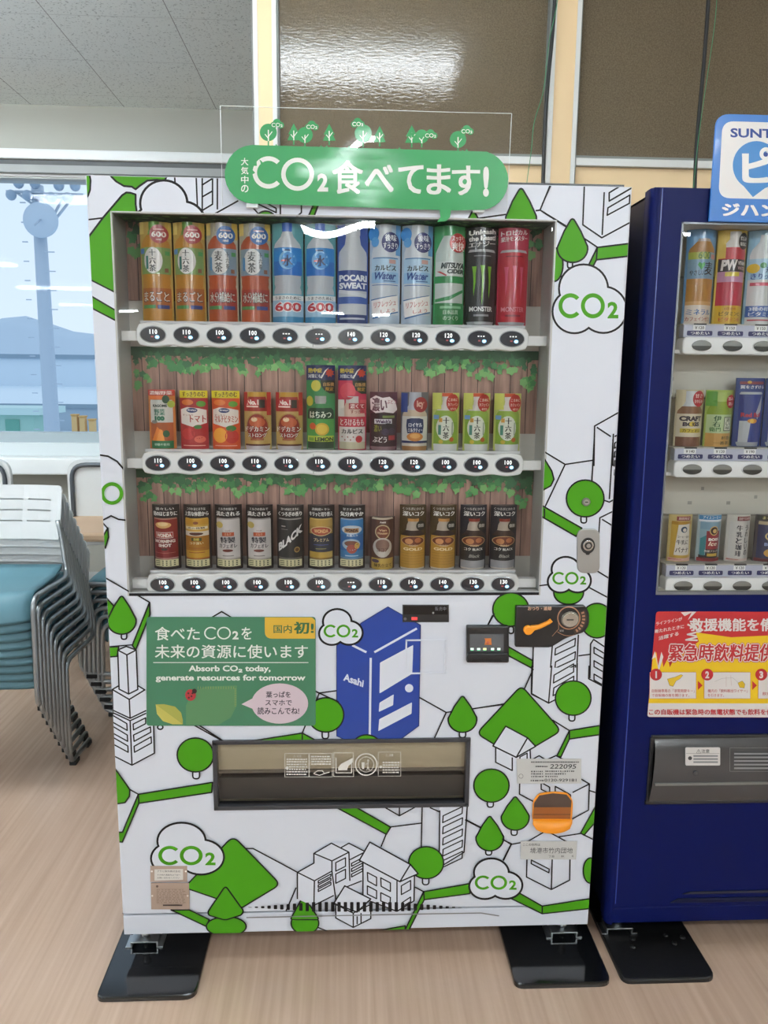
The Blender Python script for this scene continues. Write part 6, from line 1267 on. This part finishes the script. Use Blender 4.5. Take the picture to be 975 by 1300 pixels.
# ================================================================ stacking chairs by the window
SHELL = M('c6c9c9', .45, name='chair_shell'); TEAL = M('4f7682', .5, name='chair_seat_teal'); TUBE = M('8f9496', .3, .85, name='chair_tube')
def make_chair(name, label, cat, group):
    t = root(name, (0, 0, 0), label, cat, group); hw = .235
    for s in (-1, 1):
        b = MB(); x = s*hw
        b.tube([(x*.80, .196, .60), (x*.86, .186, .54), (x*.94, .165, .42), (x, .12, .395), (x, -.20, .405), (x, -.215, .02), (x, .0, .011)], .0095, TUBE, 10, bend=.05, nb=5)
        b.build('side_frame', t)
        for y in (-.17, -.03):
            g = MB(); g.box(x-.013, x+.013, y-.022, y+.022, .0, .017, RUBBER, .003); g.build('glide', t)
    b = MB(); b.tube([(-hw, .02, .385), (hw, .02, .385)], .008, TUBE, 8); b.tube([(-hw, -.15, .392), (hw, -.15, .392)], .008, TUBE, 8); b.build('cross_bar', t)
    # seat: curved shell with a rolled front edge
    vs = []; fs = []; nu, nv = 16, 14
    def seat(u, v, th):
        x = (u-.5)*2*(.222-.012*v); y = -.245+.40*v; e = max(0, 1-v/.22)
        z = .418-.012*math.sin(PI*v)*math.cos((u-.5)*PI)-.085*e**2.0+.02*max(0, (v-.8)/.2); c = abs(u-.5)*2
        y += .06*c**4*(1 if v < .3 else 0)*(1-v/.3 if v < .3 else 0)
        return (x, y, z-th)
    for th in (0, .014):
        for j in range(nv+1):
            for i in range(nu+1): vs.append(seat(i/nu, j/nv, th))
    N = (nu+1)*(nv+1)
    for j in range(nv):
        for i in range(nu): k = j*(nu+1)+i; fs.append([k, k+1, k+nu+2, k+nu+1]); fs.append([N+k, N+k+nu+1, N+k+nu+2, N+k+1])
    for i in range(nu): fs.append([i, N+i, N+i+1, i+1]); k = nv*(nu+1)+i; fs.append([k, k+1, N+k+1, N+k])
    for j in range(nv): k = j*(nu+1); fs.append([k, k+nu+1, N+k+nu+1, N+k]); k += nu; fs.append([k, N+k, N+k+nu+1, k+nu+1])
    b = MB(); b.add(vs, fs, TEAL, True); b.build('seat', t)
    # backrest: curved plate, rounded corners, three rows of slots cut through
    b = MB(); W2, z0, z1 = .200, .525, .725
    slots = [(-.16+.110*k, -.16+.110*k+.092, z) for k in range(3) for z in (.592, .632, .672)]
    xs = sorted({-W2, W2, -.04, .04, -.1, .1, -.15, .15, *[s_[0] for s_ in slots], *[s_[1] for s_ in slots], -W2+.02, W2-.02, -W2+.008, W2-.008}); zs = sorted({z0, z1, z0+.02, z1-.02, z0+.008, z1-.008, *[s_[2]-.0026 for s_ in slots], *[s_[2]+.0026 for s_ in slots]})
    def bp(x, z, th):
        y = .175+(z-.5)*.30-.035*(1-(x/W2)**2)*0+.03*(1-(x/W2)**2); 
        cx = abs(x)/W2
        if cx > .9:
            k = (cx-.9)/.1; zz = z
            if z > z1-.02: zz = min(z, z1-.02+.02*math.sqrt(max(0, 1-k*k)))
            if z < z0+.02: zz = max(z, z0+.02-.02*math.sqrt(max(0, 1-k*k)))
            z = zz; y -= .012*k*k
        return (x, y+th, z)
    vs = []; fs = []; nx_, nz_ = len(xs), len(zs)
    for th in (0, .007):
        for z in zs:
            for x in xs: vs.append(bp(x, z, th))
    N = nx_*nz_; keep = {}
    for j in range(nz_-1):
        for i in range(nx_-1):
            cx, cz = (xs[i]+xs[i+1])/2, (zs[j]+zs[j+1])/2
            keep[i, j] = not any(s_[0] < cx < s_[1] and abs(cz-s_[2]) < .0026 for s_ in slots)
    for (i, j), kk in keep.items():
        if not kk: continue
        k = j*nx_+i; fs += [[k, k+1, k+nx_+1, k+nx_], [N+k, N+k+nx_, N+k+nx_+1, N+k+1]]
        for (di, dj, e0, e1) in ((-1, 0, k, k+nx_), (1, 0, k+nx_+1, k+1), (0, -1, k+1, k), (0, 1, k+nx_, k+nx_+1)):
            if not keep.get((i+di, j+dj), False): fs.append([e0, e1, N+e1, N+e0])
    b.add(vs, fs, SHELL, False); b.build('backrest', t)
    return t
CH = make_chair('stacking_chair', 'teal-seated stacking chair, topmost of the left stack showing slotted white backs', 'chair', 'chairs stacked with teal seats to the front')
def put(o, x, y, z, rz): o.location = (x, y, z); o.rotation_euler = (0, 0, rz)
NS = 9
ORD = ('topmost', 'second from the top', 'third from the top', 'fourth from the top', 'in the middle', 'fourth from the bottom', 'third from the bottom', 'second from the bottom', 'lowest')
for k in range(NS):
    o = CH if k == 0 else copy_tree(CH)
    o['label'] = 'teal-seated stacking chair, %s of the left stack showing slotted white backs' % ORD[k]
    put(o, -1.322+.006*k, 1.06+.0165*k, (NS-1-k)*.034, 0)
ORD2 = ('topmost', 'second from the top', 'third from the top', 'third from the bottom', 'second from the bottom', 'lowest')
for k in range(6):
    o = copy_tree(CH); o['group'] = 'chairs stacked sideways beside the white machine'
    o['label'] = 'blue-seated stacking chair, %s of the side-on stack behind the white machine' % ORD2[k]
    put(o, -.925+.0165*k, 1.67, (5-k)*.034, -PI/2)
# two meeting chairs standing at the window wall
def back_chair(x, y, rz, label):
    t = root('meeting_chair', (x, y, 0), label, 'chair', 'meeting chairs at the window', rz); L = lambda p: (p[0], p[1], p[2])
    G = M('4a4f55', .4, .3, name='chair_frame_dark')
    b = MB(); b.prism(roundpoly([(-.22, .60), (.22, .60), (.22, 1.02), (-.22, 1.02)], [.03, .03, .08, .08], 6), -.012, .012, SHELL, .004); o = b.build('backrest', t, False)
    b = MB(); b.tube([(-.195, -.02, .42), (-.195, -.02, .995), (.195, -.02, .995), (.195, -.02, .42)], .011, G, 8, bend=.07, nb=6); b.build('back_frame', t, False)
    b = MB(); b.box(-.225, .225, -.44, .0, .735-.03, .745, M('b99c80', .5, name='chair_wood'), .012); b.build('writing_board', t, False)
    b = MB(); b.box(-.22, .22, -.40, .03, .42, .46, SHELL, .012); b.build('seat', t, False)
    for sx in (-.2, .2):
        for sy in (-.36, .0):
            b = MB(); b.tube([(sx, sy, .42), (sx*1.05, sy*1.05, 0)], .011, G, 8); b.build('leg', t, False)
    for sx in (-.2, .2): b = MB(); b.tube([(sx, -.3, .44), (sx, -.3, .71)], .011, G, 8); b.build('board_post', t, False)
    return t
back_chair(-1.155, 2.08, .0, 'white-backed chair with dark tube frame, between the stacks and the window')
back_chair(-1.86, 2.08, .0, 'white-backed chair with dark tube frame, cut by the left edge')
